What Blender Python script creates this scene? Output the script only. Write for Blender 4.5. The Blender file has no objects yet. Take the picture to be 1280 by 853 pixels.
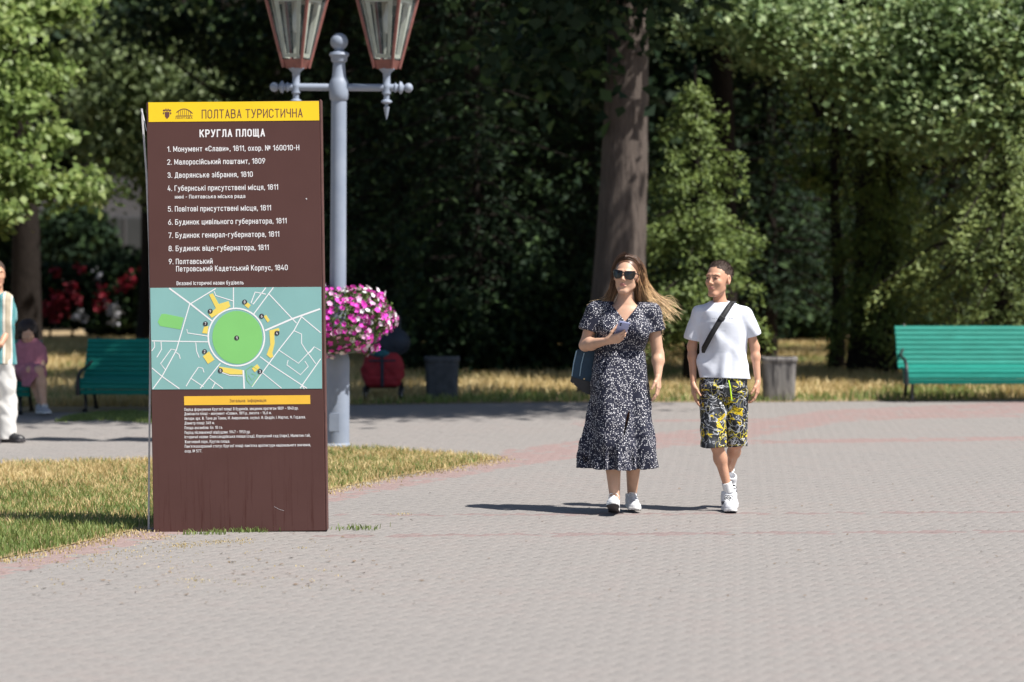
import bpy, math, random
import numpy as np
from mathutils import Vector, Matrix

# ------------------------------------------------------------------ camera, sky, sun, exposure
scene = bpy.context.scene
FPX, CAMZ = 3555.0, 1.72                       # 100 mm lens on a 36 mm sensor, eye height
PITCH = math.atan((426.5 - 312.0) / FPX)
cam_data = bpy.data.cameras.new("camera")
cam_data.lens = 100.0; cam_data.sensor_width = 36.0; cam_data.sensor_fit = 'HORIZONTAL'
cam_data.clip_start = 0.5; cam_data.clip_end = 3000
cam_data.dof.use_dof = True; cam_data.dof.focus_distance = 17.9; cam_data.dof.aperture_fstop = 2.2
cam = bpy.data.objects.new("camera", cam_data); scene.collection.objects.link(cam)
cam.location = (0, 0, CAMZ); cam.rotation_euler = (math.pi / 2 - PITCH, 0, 0)
scene.camera = cam

SUN_EL = math.radians(56); SUN_AZ = math.radians(28)      # sun on the right, a little behind the camera
sdir = Vector((math.cos(SUN_EL) * math.cos(SUN_AZ), -math.cos(SUN_EL) * math.sin(SUN_AZ), math.sin(SUN_EL)))
world = bpy.data.worlds.new("World"); scene.world = world; world.use_nodes = True
wn = world.node_tree; bg = wn.nodes['Background']
sky = wn.nodes.new('ShaderNodeTexSky'); sky.sky_type = 'NISHITA'; sky.sun_disc = False
sky.sun_elevation = SUN_EL; sky.sun_rotation = math.atan2(sdir.x, sdir.y)
wn.links.new(sky.outputs[0], bg.inputs[0]); bg.inputs[1].default_value = 0.06
sl = bpy.data.lights.new("sun", 'SUN'); sl.energy = 5.0; sl.angle = math.radians(0.53); sl.color = (1.0, 0.955, 0.89)
sun = bpy.data.objects.new("sun", sl); scene.collection.objects.link(sun)
sun.rotation_euler = (-sdir).to_track_quat('-Z', 'Y').to_euler(); sun.location = (8, -4, 20)
scene.view_settings.view_transform = 'Standard'; scene.view_settings.look = 'None'
scene.view_settings.gamma = 1.0; scene.view_settings.exposure = 0.72
scene.cycles.use_denoising = True
scene.cycles.max_bounces = 6; scene.cycles.transparent_max_bounces = 12
scene.cycles.sample_clamp_indirect = 6.0

rng = np.random.default_rng(7); random.seed(7)
COL = scene.collection

# ------------------------------------------------------------------ measuring helpers
cp, sp = math.cos(PITCH), math.sin(PITCH)
def ray(px, py):
    a, b = (px - 640) / FPX, (426.5 - py) / FPX
    return np.array([a, cp + b * sp, -sp + b * cp])
def G(px, py, z=0.0):
    d = ray(px, py); t = (z - CAMZ) / d[2]; return np.array([0, 0, CAMZ]) + t * d
def P(px, py, Y):
    d = ray(px, py); t = Y / d[1]; return np.array([0, 0, CAMZ]) + t * d

# ------------------------------------------------------------------ materials
def nodes(m):
    m.use_nodes = True; nt = m.node_tree; return nt, nt.nodes['Principled BSDF']
def ramp(nt, stops, interp='LINEAR'):
    r = nt.nodes.new('ShaderNodeValToRGB'); r.color_ramp.interpolation = interp
    while len(r.color_ramp.elements) < len(stops): r.color_ramp.elements.new(0.5)
    for e, (p, c) in zip(r.color_ramp.elements, stops):
        e.position = p; e.color = (*c, 1)
    return r
def texco(nt, scale=(1, 1, 1), out='Object', rot=(0, 0, 0)):
    t = nt.nodes.new('ShaderNodeTexCoord'); mp = nt.nodes.new('ShaderNodeMapping')
    mp.inputs['Scale'].default_value = scale; mp.inputs['Rotation'].default_value = rot
    nt.links.new(t.outputs[out], mp.inputs[0]); return mp.outputs[0]
def noise(nt, vec, scale, detail=4, rough=0.55, dist=0.0):
    n = nt.nodes.new('ShaderNodeTexNoise'); n.inputs['Scale'].default_value = scale
    n.inputs['Detail'].default_value = detail; n.inputs['Roughness'].default_value = rough
    n.inputs['Distortion'].default_value = dist; nt.links.new(vec, n.inputs['Vector']); return n.outputs[0]
def bump(nt, b, h, strength, dist):
    n = nt.nodes.new('ShaderNodeBump'); n.inputs['Strength'].default_value = strength
    n.inputs['Distance'].default_value = dist; nt.links.new(h, n.inputs['Height'])
    nt.links.new(n.outputs[0], b.inputs['Normal'])
def mix(nt, fac, a, b, mode='MIX'):
    m = nt.nodes.new('ShaderNodeMix'); m.data_type = 'RGBA'; m.blend_type = mode
    for s, v in ((0, fac), (6, a), (7, b)):
        if isinstance(v, (int, float)): m.inputs[s].default_value = v
        elif isinstance(v, tuple): m.inputs[s].default_value = (*v, 1)
        else: nt.links.new(v, m.inputs[s])
    return m.outputs[2]
def mat(name, col, rough=0.6, var=0.15, scale=20, bmp=0.15, bdist=0.002, metal=0.0, spec=0.5, stretch=(1, 1, 1), coat=0):
    m = bpy.data.materials.new(name); nt, b = nodes(m)
    v = texco(nt, stretch); n = noise(nt, v, scale, 6)
    lo = tuple(c * (1 - var) for c in col); hi = tuple(min(1, c * (1 + var)) for c in col)
    r = ramp(nt, [(0.3, lo), (0.7, hi)]); nt.links.new(n, r.inputs[0])
    nt.links.new(r.outputs[0], b.inputs['Base Color'])
    b.inputs['Roughness'].default_value = rough; b.inputs['Metallic'].default_value = metal
    b.inputs['Specular IOR Level'].default_value = spec; b.inputs['Coat Weight'].default_value = coat
    if bmp: bump(nt, b, n, bmp, bdist)
    return m
def leafmat(name, stops, rough=0.5, trans=0.3, spec=0.4):
    m = bpy.data.materials.new(name); nt, b = nodes(m)
    g = nt.nodes.new('ShaderNodeNewGeometry'); n = noise(nt, texco(nt), 0.9, 3)
    ad = nt.nodes.new('ShaderNodeMath'); ad.operation = 'MULTIPLY_ADD'; ad.inputs[1].default_value = 0.55
    nt.links.new(g.outputs['Random Per Island'], ad.inputs[0])
    s2 = nt.nodes.new('ShaderNodeMath'); s2.operation = 'MULTIPLY_ADD'; s2.inputs[1].default_value = 0.9; s2.inputs[2].default_value = -0.22
    nt.links.new(n, s2.inputs[0]); nt.links.new(s2.outputs[0], ad.inputs[2])
    r = ramp(nt, stops); nt.links.new(ad.outputs[0], r.inputs[0])
    nt.links.new(r.outputs[0], b.inputs['Base Color'])
    b.inputs['Roughness'].default_value = rough; b.inputs['Specular IOR Level'].default_value = spec
    tr = nt.nodes.new('ShaderNodeBsdfTranslucent'); mc = nt.nodes.new('ShaderNodeMixShader'); mc.inputs[0].default_value = trans
    yl = mix(nt, 0.7, r.outputs[0], (0.95, 1.0, 0.6), 'MULTIPLY')
    gm = nt.nodes.new('ShaderNodeBrightContrast'); gm.inputs[1].default_value = 0.02; nt.links.new(yl, gm.inputs[0])
    nt.links.new(gm.outputs[0], tr.inputs[0])
    nt.links.new(b.outputs[0], mc.inputs[1]); nt.links.new(tr.outputs[0], mc.inputs[2])
    nt.links.new(mc.outputs[0], nt.nodes['Material Output'].inputs[0]); return m

# ------------------------------------------------------------------ object helpers
def link(o, parent=None):
    COL.objects.link(o)
    if parent is not None: o.parent = parent
    return o
def tag(o, label=None, cat=None, group=None, kind=None):
    if label: o['label'] = label
    if cat: o['category'] = cat
    if group: o['group'] = group
    if kind: o['kind'] = kind
    return o
def thing(name, loc, label, cat, group=None, rz=0.0):
    o = bpy.data.objects.new(name, None); link(o); o.empty_display_size = 0.2
    o.location = tuple(loc); o.rotation_euler = (0, 0, rz); return tag(o, label, cat, group)
def np_mesh(name, V, F, mats, parent=None, smooth=False, mi=None, attrs=None, kind=None):
    V = np.asarray(V, np.float32); F = np.asarray(F, np.int32); k = F.shape[1]; n = len(F)
    me = bpy.data.meshes.new(name); me.vertices.add(len(V)); me.vertices.foreach_set('co', V.ravel())
    me.loops.add(n * k); me.loops.foreach_set('vertex_index', F.ravel())
    me.polygons.add(n); me.polygons.foreach_set('loop_start', np.arange(0, n * k, k, dtype=np.int32))
    me.polygons.foreach_set('loop_total', np.full(n, k, np.int32))
    if smooth: me.polygons.foreach_set('use_smooth', np.ones(n, bool))
    for m in (mats if isinstance(mats, (list, tuple)) else [mats]): me.materials.append(m)
    if mi is not None: me.polygons.foreach_set('material_index', np.asarray(mi, np.int32))
    me.update(calc_edges=True)
    if attrs:
        for an, av in attrs.items():
            a = me.attributes.new(an, 'FLOAT', 'POINT'); a.data.foreach_set('value', np.asarray(av, np.float32))
    o = link(bpy.data.objects.new(name, me), parent)
    if kind: o['kind'] = kind
    return o

class MB:
    """small mesh builder"""
    def __init__(s): s.v = []; s.f = []; s.m = []; s.mi = 0
    def _add(s, vs, fs):
        b = len(s.v); s.v += [tuple(map(float, v)) for v in vs]; s.f += [tuple(i + b for i in f) for f in fs]; s.m += [s.mi] * len(fs)
    def box(s, c, d, bev=0.0, R=None):
        x, y, z = [q / 2 for q in d]; c = Vector(c); bv = min(bev, x * .9, y * .9, z * .9)
        if bv <= 0:
            vs = [(a * x, b * y, e * z) for a in (-1, 1) for b in (-1, 1) for e in (-1, 1)]
            fs = [(0, 1, 3, 2), (4, 6, 7, 5), (0, 4, 5, 1), (2, 3, 7, 6), (0, 2, 6, 4), (1, 5, 7, 3)]
        else:
            vs = []
            for a in (-1, 1):
                for b in (-1, 1):
                    for e in (-1, 1):
                        vs += [(a * x, b * (y - bv), e * (z - bv)), (a * (x - bv), b * y, e * (z - bv)), (a * (x - bv), b * (y - bv), e * z)]
            I = lambda a, b, e, k: ((a > 0) * 4 + (b > 0) * 2 + (e > 0)) * 3 + k
            fs = []
            for a in (-1, 1):
                q = [I(a, -1, -1, 0), I(a, 1, -1, 0), I(a, 1, 1, 0), I(a, -1, 1, 0)]; fs.append(q if a > 0 else q[::-1])
                q = [I(-1, a, -1, 1), I(-1, a, 1, 1), I(1, a, 1, 1), I(1, a, -1, 1)]; fs.append(q if a > 0 else q[::-1])
                q = [I(-1, -1, a, 2), I(1, -1, a, 2), I(1, 1, a, 2), I(-1, 1, a, 2)]; fs.append(q if a > 0 else q[::-1])
            for a in (-1, 1):
                for b in (-1, 1):
                    fs.append([I(a, b, -1, 0), I(a, b, 1, 0), I(a, b, 1, 1), I(a, b, -1, 1)])
                    fs.append([I(a, -1, b, 0), I(a, 1, b, 0), I(a, 1, b, 2), I(a, -1, b, 2)])
                    fs.append([I(-1, a, b, 1), I(1, a, b, 1), I(1, a, b, 2), I(-1, a, b, 2)])
                    for e in (-1, 1): fs.append([I(a, b, e, 0), I(a, b, e, 1), I(a, b, e, 2)])
        vv = [Vector(v) for v in vs]
        if R is not None: vv = [R @ v for v in vv]
        s._add([v + c for v in vv], fs); return s
    def tube(s, pts, rad, n=8, cap=True, flat=1.0):
        pts = [Vector(p) for p in pts]; rad = rad if hasattr(rad, '__len__') else [rad] * len(pts)
        vs = []; up = None
        for i, p in enumerate(pts):
            d = (pts[min(i + 1, len(pts) - 1)] - pts[max(i - 1, 0)]).normalized()
            if up is None: up = Vector((0, 0, 1)) if abs(d.z) < .9 else Vector((0, 1, 0))
            a = d.cross(up).normalized(); up = a.cross(d).normalized()
            for j in range(n):
                t = 2 * math.pi * j / n; vs.append(p + (a * math.cos(t) + up * math.sin(t) * flat) * rad[i])
        fs = [(i * n + j, i * n + (j + 1) % n, (i + 1) * n + (j + 1) % n, (i + 1) * n + j) for i in range(len(pts) - 1) for j in range(n)]
        if cap: fs += [tuple(range(n))[::-1], tuple((len(pts) - 1) * n + j for j in range(n))]
        s._add(vs, fs); return s
    def lathe(s, prof, c=(0, 0, 0), n=20, sx=1, sy=1, ang=0, R=None):
        vs = []
        for r, z in prof:
            for j in range(n):
                t = 2 * math.pi * j / n + ang; v = Vector((r * math.cos(t) * sx, r * math.sin(t) * sy, z))
                vs.append((R @ v if R is not None else v) + Vector(c))
        fs = [(i * n + j, i * n + (j + 1) % n, (i + 1) * n + (j + 1) % n, (i + 1) * n + j) for i in range(len(prof) - 1) for j in range(n)]
        fs += [tuple(range(n))[::-1], tuple((len(prof) - 1) * n + j for j in range(n))]
        s._add(vs, fs); return s
    def prism(s, poly, t, axis='y', c=(0, 0, 0)):
        """poly in (x,z), extruded along y from 0 to t"""
        n = len(poly); c = Vector(c)
        f = (lambda u, w, q: Vector((u, q, w))) if axis == 'y' else ((lambda u, w, q: Vector((q, u, w))) if axis == 'x' else (lambda u, w, q: Vector((u, w, q))))
        vs = [f(u, w, 0) + c for u, w in poly] + [f(u, w, t) + c for u, w in poly]
        fs = [tuple(range(n)), tuple(range(2 * n - 1, n - 1, -1))] + [(i, i + n, (i + 1) % n + n, (i + 1) % n) for i in range(n)]
        s._add(vs, fs); return s
    def quad(s, a, b, c, d): s._add([a, b, c, d], [(0, 1, 2, 3)]); return s
    def build(s, name, mats, parent=None, smooth=False, loc=None):
        me = bpy.data.meshes.new(name); me.from_pydata(s.v, [], s.f)
        for m in (mats if isinstance(mats, (list, tuple)) else [mats]): me.materials.append(m)
        me.polygons.foreach_set('material_index', s.m)
        import bmesh
        bm = bmesh.new(); bm.from_mesh(me); bmesh.ops.recalc_face_normals(bm, faces=bm.faces); bm.to_mesh(me); bm.free()
        if smooth:
            me.polygons.foreach_set('use_smooth', [True] * len(me.polygons))
            me.set_sharp_from_angle(angle=math.radians(40))
        o = link(bpy.data.objects.new(name, me), parent)
        if loc is not None: o.location = loc
        return o
def dup_tree(o, parent=None):
    c = o.copy(); COL.objects.link(c)
    if parent is not None: c.parent = parent
    for ch in [x for x in bpy.data.objects if x.parent == o]: dup_tree(ch, c)
    return c

# ------------------------------------------------------------------ implicit surfaces (for bodies, clothes, shoes)
def rot(yaw=0, pitch=0, roll=0):
    """yaw about z, then local pitch about x, roll about y (degrees); columns are local axes"""
    return np.array((Matrix.Rotation(math.radians(yaw), 3, 'Z') @ Matrix.Rotation(math.radians(roll), 3, 'Y') @ Matrix.Rotation(math.radians(pitch), 3, 'X')))
class Vol:
    def __init__(s, lo, hi, h, zaxis=None):
        h = h if hasattr(h, '__len__') else (h, h, h)
        s.ax = [np.arange(lo[i], hi[i] + h[i], h[i], dtype=np.float32) for i in range(3)]
        if zaxis is not None: s.ax[2] = np.asarray(zaxis, np.float32)
        s.F = np.full([len(a) for a in s.ax], 0.5, np.float32)
    def sub(s, lo, hi):
        sl = tuple(slice(max(0, np.searchsorted(a, l) - 1), min(len(a), np.searchsorted(a, h) + 1)) for a, l, h in zip(s.ax, lo, hi))
        X, Y, Z = s.ax[0][sl[0]][:, None, None], s.ax[1][sl[1]][None, :, None], s.ax[2][sl[2]][None, None, :]
        return sl, X, Y, Z
    def union(s, sl, d, k):
        a = s.F[sl]
        if a.size == 0: return
        if k <= 0: s.F[sl] = np.minimum(a, d); return
        h = np.clip(.5 + .5 * (a - d) / k, 0, 1); s.F[sl] = a * (1 - h) + d * h - k * h * (1 - h)
    def cut(s, sl, d, k):
        a = s.F[sl]
        if a.size == 0: return
        if k <= 0: s.F[sl] = np.maximum(a, -d); return
        h = np.clip(.5 - .5 * (a + d) / k, 0, 1); s.F[sl] = a * (1 - h) - d * h + k * h * (1 - h)
    def cap(s, a, b, r0, r1=None, k=.02, sub=False, sq=1.0, flat=False):
        r1 = r0 if r1 is None else r1; a = np.array(a, float); b = np.array(b, float); m = max(r0, r1) * max(1, 1 / sq if sq else 1) + k + .012
        sl, X, Y, Z = s.sub(np.minimum(a, b) - m, np.maximum(a, b) + m)
        ab = b - a; L2 = float(ab @ ab) + 1e-9
        px, py, pz = X - a[0], Y - a[1], Z - a[2]
        t = (px * ab[0] + py * ab[1] + pz * ab[2]) / L2; tc = np.clip(t, 0, 1)
        dx, dy, dz = px - tc * ab[0], py - tc * ab[1], pz - tc * ab[2]
        if flat:
            dx, dy, dz = px - t * ab[0], py - t * ab[1], pz - t * ab[2]
        d = np.sqrt(dx * dx + (dy / sq) ** 2 + dz * dz) - (r0 + (r1 - r0) * tc)
        if sq < 1: d = d * (0.5 + 0.5 * sq)
        if flat: d = np.maximum(d, (np.abs(t - .5) - .5) * math.sqrt(L2))
        (s.cut if sub else s.union)(sl, d, k)
    def ell(s, c, r, k=.02, R=None, sub=False):
        c = np.array(c, float); m = max(r) + k + .012; sl, X, Y, Z = s.sub(c - m, c + m)
        x, y, z = X - c[0], Y - c[1], Z - c[2]
        if R is not None:
            x, y, z = (x * R[0, i] + y * R[1, i] + z * R[2, i] for i in range(3))
        k0 = np.sqrt((x / r[0]) ** 2 + (y / r[1]) ** 2 + (z / r[2]) ** 2); k1 = np.sqrt((x / r[0] ** 2) ** 2 + (y / r[1] ** 2) ** 2 + (z / r[2] ** 2) ** 2) + 1e-6
        (s.cut if sub else s.union)(sl, k0 * (k0 - 1) / k1, k)
    def loft(s, zs, cx, cy, a, b, k=.02, fold=None, sub=False, off=0.0, pw=2.0):
        zs = np.array(zs, float)
        lo = (min(cx) - max(a) * 1.3 - .05, min(cy) - max(b) * 1.3 - .05, zs[0] - .03); hi = (max(cx) + max(a) * 1.3 + .05, max(cy) + max(b) * 1.3 + .05, zs[-1] + .03)
        sl, X, Y, Z = s.sub(lo, hi); z = Z
        I = lambda q: np.interp(z, zs, q)
        A, B = I(a) + off, I(b) + off; dx, dy = X - I(cx), Y - I(cy)
        q = (np.abs(dx / A) ** pw + np.abs(dy / B) ** pw) ** (1 / pw); th = np.arctan2(dy, dx)
        f = fold(th, z) if fold else 0
        d = (q - 1) * np.minimum(A, B) - f
        d = np.maximum(d, np.maximum(zs[0] - z, z - zs[-1]))
        (s.cut if sub else s.union)(sl, d, k)
    def wrinkle(s, amp, freq, seed=1, n=6, band=.03):
        r = np.random.default_rng(seed); X, Y, Z = s.ax[0][:, None, None], s.ax[1][None, :, None], s.ax[2][None, None, :]
        m = np.abs(s.F) < band; w = np.zeros(s.F.shape, np.float32)
        idx = np.nonzero(m); x, y, z = s.ax[0][idx[0]], s.ax[1][idx[1]], s.ax[2][idx[2]]; v = 0
        for i in range(n):
            d = r.normal(size=3); d /= np.linalg.norm(d); f = freq * (0.6 + 1.1 * r.random())
            v = v + np.sin((x * d[0] + y * d[1] + z * d[2]) * f * 2 * np.pi + r.random() * 6.28 + 1.3 * np.sin((x + z) * f * 3))
        s.F[idx] += (amp / math.sqrt(n) * v).astype(np.float32)
    def mesh(s):
        F = s.F; ins = F < 0
        F0 = ins.astype(np.uint8); cnt = 0
        for i in (0, 1):
            for j in (0, 1):
                for k in (0, 1): cnt = cnt + F0[i:F.shape[0] - 1 + i, j:F.shape[1] - 1 + j, k:F.shape[2] - 1 + k]
        act = (cnt > 0) & (cnt < 8); ci = np.argwhere(act); idx = np.full(act.shape, -1, np.int32); idx[act] = np.arange(len(ci))
        pos = np.zeros((len(ci), 3)); num = np.zeros(len(ci))
        cs = [(i, j, k) for i in (0, 1) for j in (0, 1) for k in (0, 1)]
        for a in cs:
            for ax in range(3):
                if a[ax]: continue
                b = list(a); b[ax] = 1
                Fa = F[ci[:, 0] + a[0], ci[:, 1] + a[1], ci[:, 2] + a[2]]; Fb = F[ci[:, 0] + b[0], ci[:, 1] + b[1], ci[:, 2] + b[2]]
                c = (Fa < 0) != (Fb < 0); t = np.where(c, Fa / np.where(c, Fa - Fb, 1), 0)
                p = ci + np.array(a); p = p.astype(float); p[:, ax] += t; pos += p * c[:, None]; num += c
        pos /= num[:, None]
        V = np.stack([np.interp(pos[:, i], np.arange(len(s.ax[i])), s.ax[i]) for i in range(3)], 1)
        Q = []
        for ax in range(3):
            o = [i for i in range(3) if i != ax]
            A = np.take(ins, np.arange(ins.shape[ax] - 1), ax); B = np.take(ins, np.arange(1, ins.shape[ax]), ax)
            e = np.argwhere(A != B); e = e[(e[:, o[0]] > 0) & (e[:, o[1]] > 0) & (e[:, o[0]] < act.shape[o[0]]) & (e[:, o[1]] < act.shape[o[1]])]
            def cell(d0, d1):
                q = e.copy(); q[:, o[0]] += d0; q[:, o[1]] += d1; return idx[q[:, 0], q[:, 1], q[:, 2]]
            q = np.stack([cell(-1, -1), cell(0, -1), cell(0, 0), cell(-1, 0)], 1)
            fl = A[e[:, 0], e[:, 1], e[:, 2]]
            if ax == 1: fl = ~fl
            q[~fl] = q[~fl][:, ::-1]; Q.append(q)
        return V, np.concatenate(Q)
    def build(s, name, mats, parent, mifn=None, xf=None, attrs=None):
        V, Q = s.mesh(); mi = None
        if mifn is not None: mi = mifn(V[Q].mean(1))
        if xf is not None: V = V @ xf[0].T + xf[1]
        return np_mesh(name, V, Q, mats, parent, smooth=True, mi=mi)

# ------------------------------------------------------------------ the ground
M_soil = mat('dry_soil', (0.30, 0.22, 0.12), 0.95, 0.35, 6, 0.4, 0.01)
M_bed = mat('paving_bed', (0.262, 0.246, 0.232), 0.95, 0.3, 40, 0.3, 0.003)
def paver_mat(name, c0, c1, c2):
    m = bpy.data.materials.new(name); nt, b = nodes(m)
    g = nt.nodes.new('ShaderNodeNewGeometry'); oi = nt.nodes.new('ShaderNodeObjectInfo')
    a = nt.nodes.new('ShaderNodeMath'); a.operation = 'ADD'; nt.links.new(g.outputs['Random Per Island'], a.inputs[0]); nt.links.new(oi.outputs['Random'], a.inputs[1])
    fr = nt.nodes.new('ShaderNodeMath'); fr.operation = 'FRACT'; nt.links.new(a.outputs[0], fr.inputs[0])
    n1 = noise(nt, g.outputs['Position'], 0.45, 3); n2 = noise(nt, g.outputs['Position'], 60, 5, 0.7)
    s = nt.nodes.new('ShaderNodeMath'); s.operation = 'MULTIPLY_ADD'; s.inputs[1].default_value = 0.4; nt.links.new(fr.outputs[0], s.inputs[0])
    s2 = nt.nodes.new('ShaderNodeMath'); s2.operation = 'MULTIPLY_ADD'; s2.inputs[1].default_value = 1.1; s2.inputs[2].default_value = -0.25
    nt.links.new(n1, s2.inputs[0]); nt.links.new(s2.outputs[0], s.inputs[2])
    r = ramp(nt, [(0.15, c0), (0.5, c1), (0.9, c2)]); nt.links.new(s.outputs[0], r.inputs[0])
    gr = ramp(nt, [(0.3, (0.72, 0.72, 0.72)), (0.55, (1, 1, 1)), (0.75, (1.12, 1.12, 1.12))]); nt.links.new(n2, gr.inputs[0])
    nt.links.new(mix(nt, 1.0, r.outputs[0], gr.outputs[0], 'MULTIPLY'), b.inputs['Base Color'])
    b.inputs['Roughness'].default_value = 0.85; bump(nt, b, n2, 0.3, 0.0015); return m
M_pav = [paver_mat('concrete_paver_grey', (0.228, 0.213, 0.203), (0.239, 0.222, 0.211), (0.246, 0.219, 0.207)),
         paver_mat('concrete_paver_pinkish', (0.262, 0.186, 0.176), (0.265, 0.194, 0.183), (0.245, 0.174, 0.164)),
         paver_mat('concrete_paver_red', (0.225, 0.172, 0.165), (0.23, 0.178, 0.170), (0.215, 0.162, 0.155))]

def sheet(name, pts, z, m, n=1):
    mb = MB(); mb._add([(p[0], p[1], z) for p in pts], [tuple(range(len(pts)))]); o = mb.build(name, m); return tag(o, kind='structure')
R0 = 1200
sheet('ground', [(-R0, -R0), (R0, -R0), (R0, R0), (-R0, R0)], -0.03, M_soil)
FAR_EDGE = [G(px, py)[:2] for px, py in [(-900, 520), (-200, 517), (120, 515), (190, 513), (400, 507), (700, 503), (950, 503), (1280, 500), (1600, 498), (2300, 496)]]
FX, FY = [p[0] for p in FAR_EDGE], [p[1] for p in FAR_EDGE]
far_edge = lambda x: np.interp(x, FX, FY)
sheet('plaza', [(-40, -30), (40, -30)] + [(40, FY[-1])] + [tuple(p) for p in FAR_EDGE[::-1]] + [(-40, FY[0])], -0.0012, M_bed)
ISLAND = [G(px, py)[:2] for px, py in [(-420, 790), (-150, 728), (0, 699), (62, 688), (140, 670), (192, 658), (300, 636), (407, 614), (480, 598), (560, 586), (622, 574),
                                       (590, 571), (540, 568), (470, 562), (407, 562), (300, 570), (190, 577), (0, 581), (-300, 588), (-700, 600)]]
isl = np.array(ISLAND)
sheet('grass_island', ISLAND, 0.006, M_soil)
sheet('lawn', [tuple(p) for p in FAR_EDGE] + [(60, 75), (-60, 75)], 0.004, M_soil)
def inpoly(x, y, poly):
    r = np.zeros(len(x), bool); n = len(poly)
    for i in range(n):
        x0, y0 = poly[i]; x1, y1 = poly[(i + 1) % n]
        c = ((y0 > y) != (y1 > y)) & (x < (x1 - x0) * (y - y0) / (y1 - y0 + 1e-12) + x0); r ^= c
    return r

def fnoise(x, y, f, seed):
    r = np.random.default_rng(seed); v = 0
    for i in range(7):
        a = r.random() * 6.28; ff = f * (0.5 + r.random() * 1.5); v = v + np.sin((x * math.cos(a) + y * math.sin(a)) * ff + r.random() * 6.28)
    return v / 2.6
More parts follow.
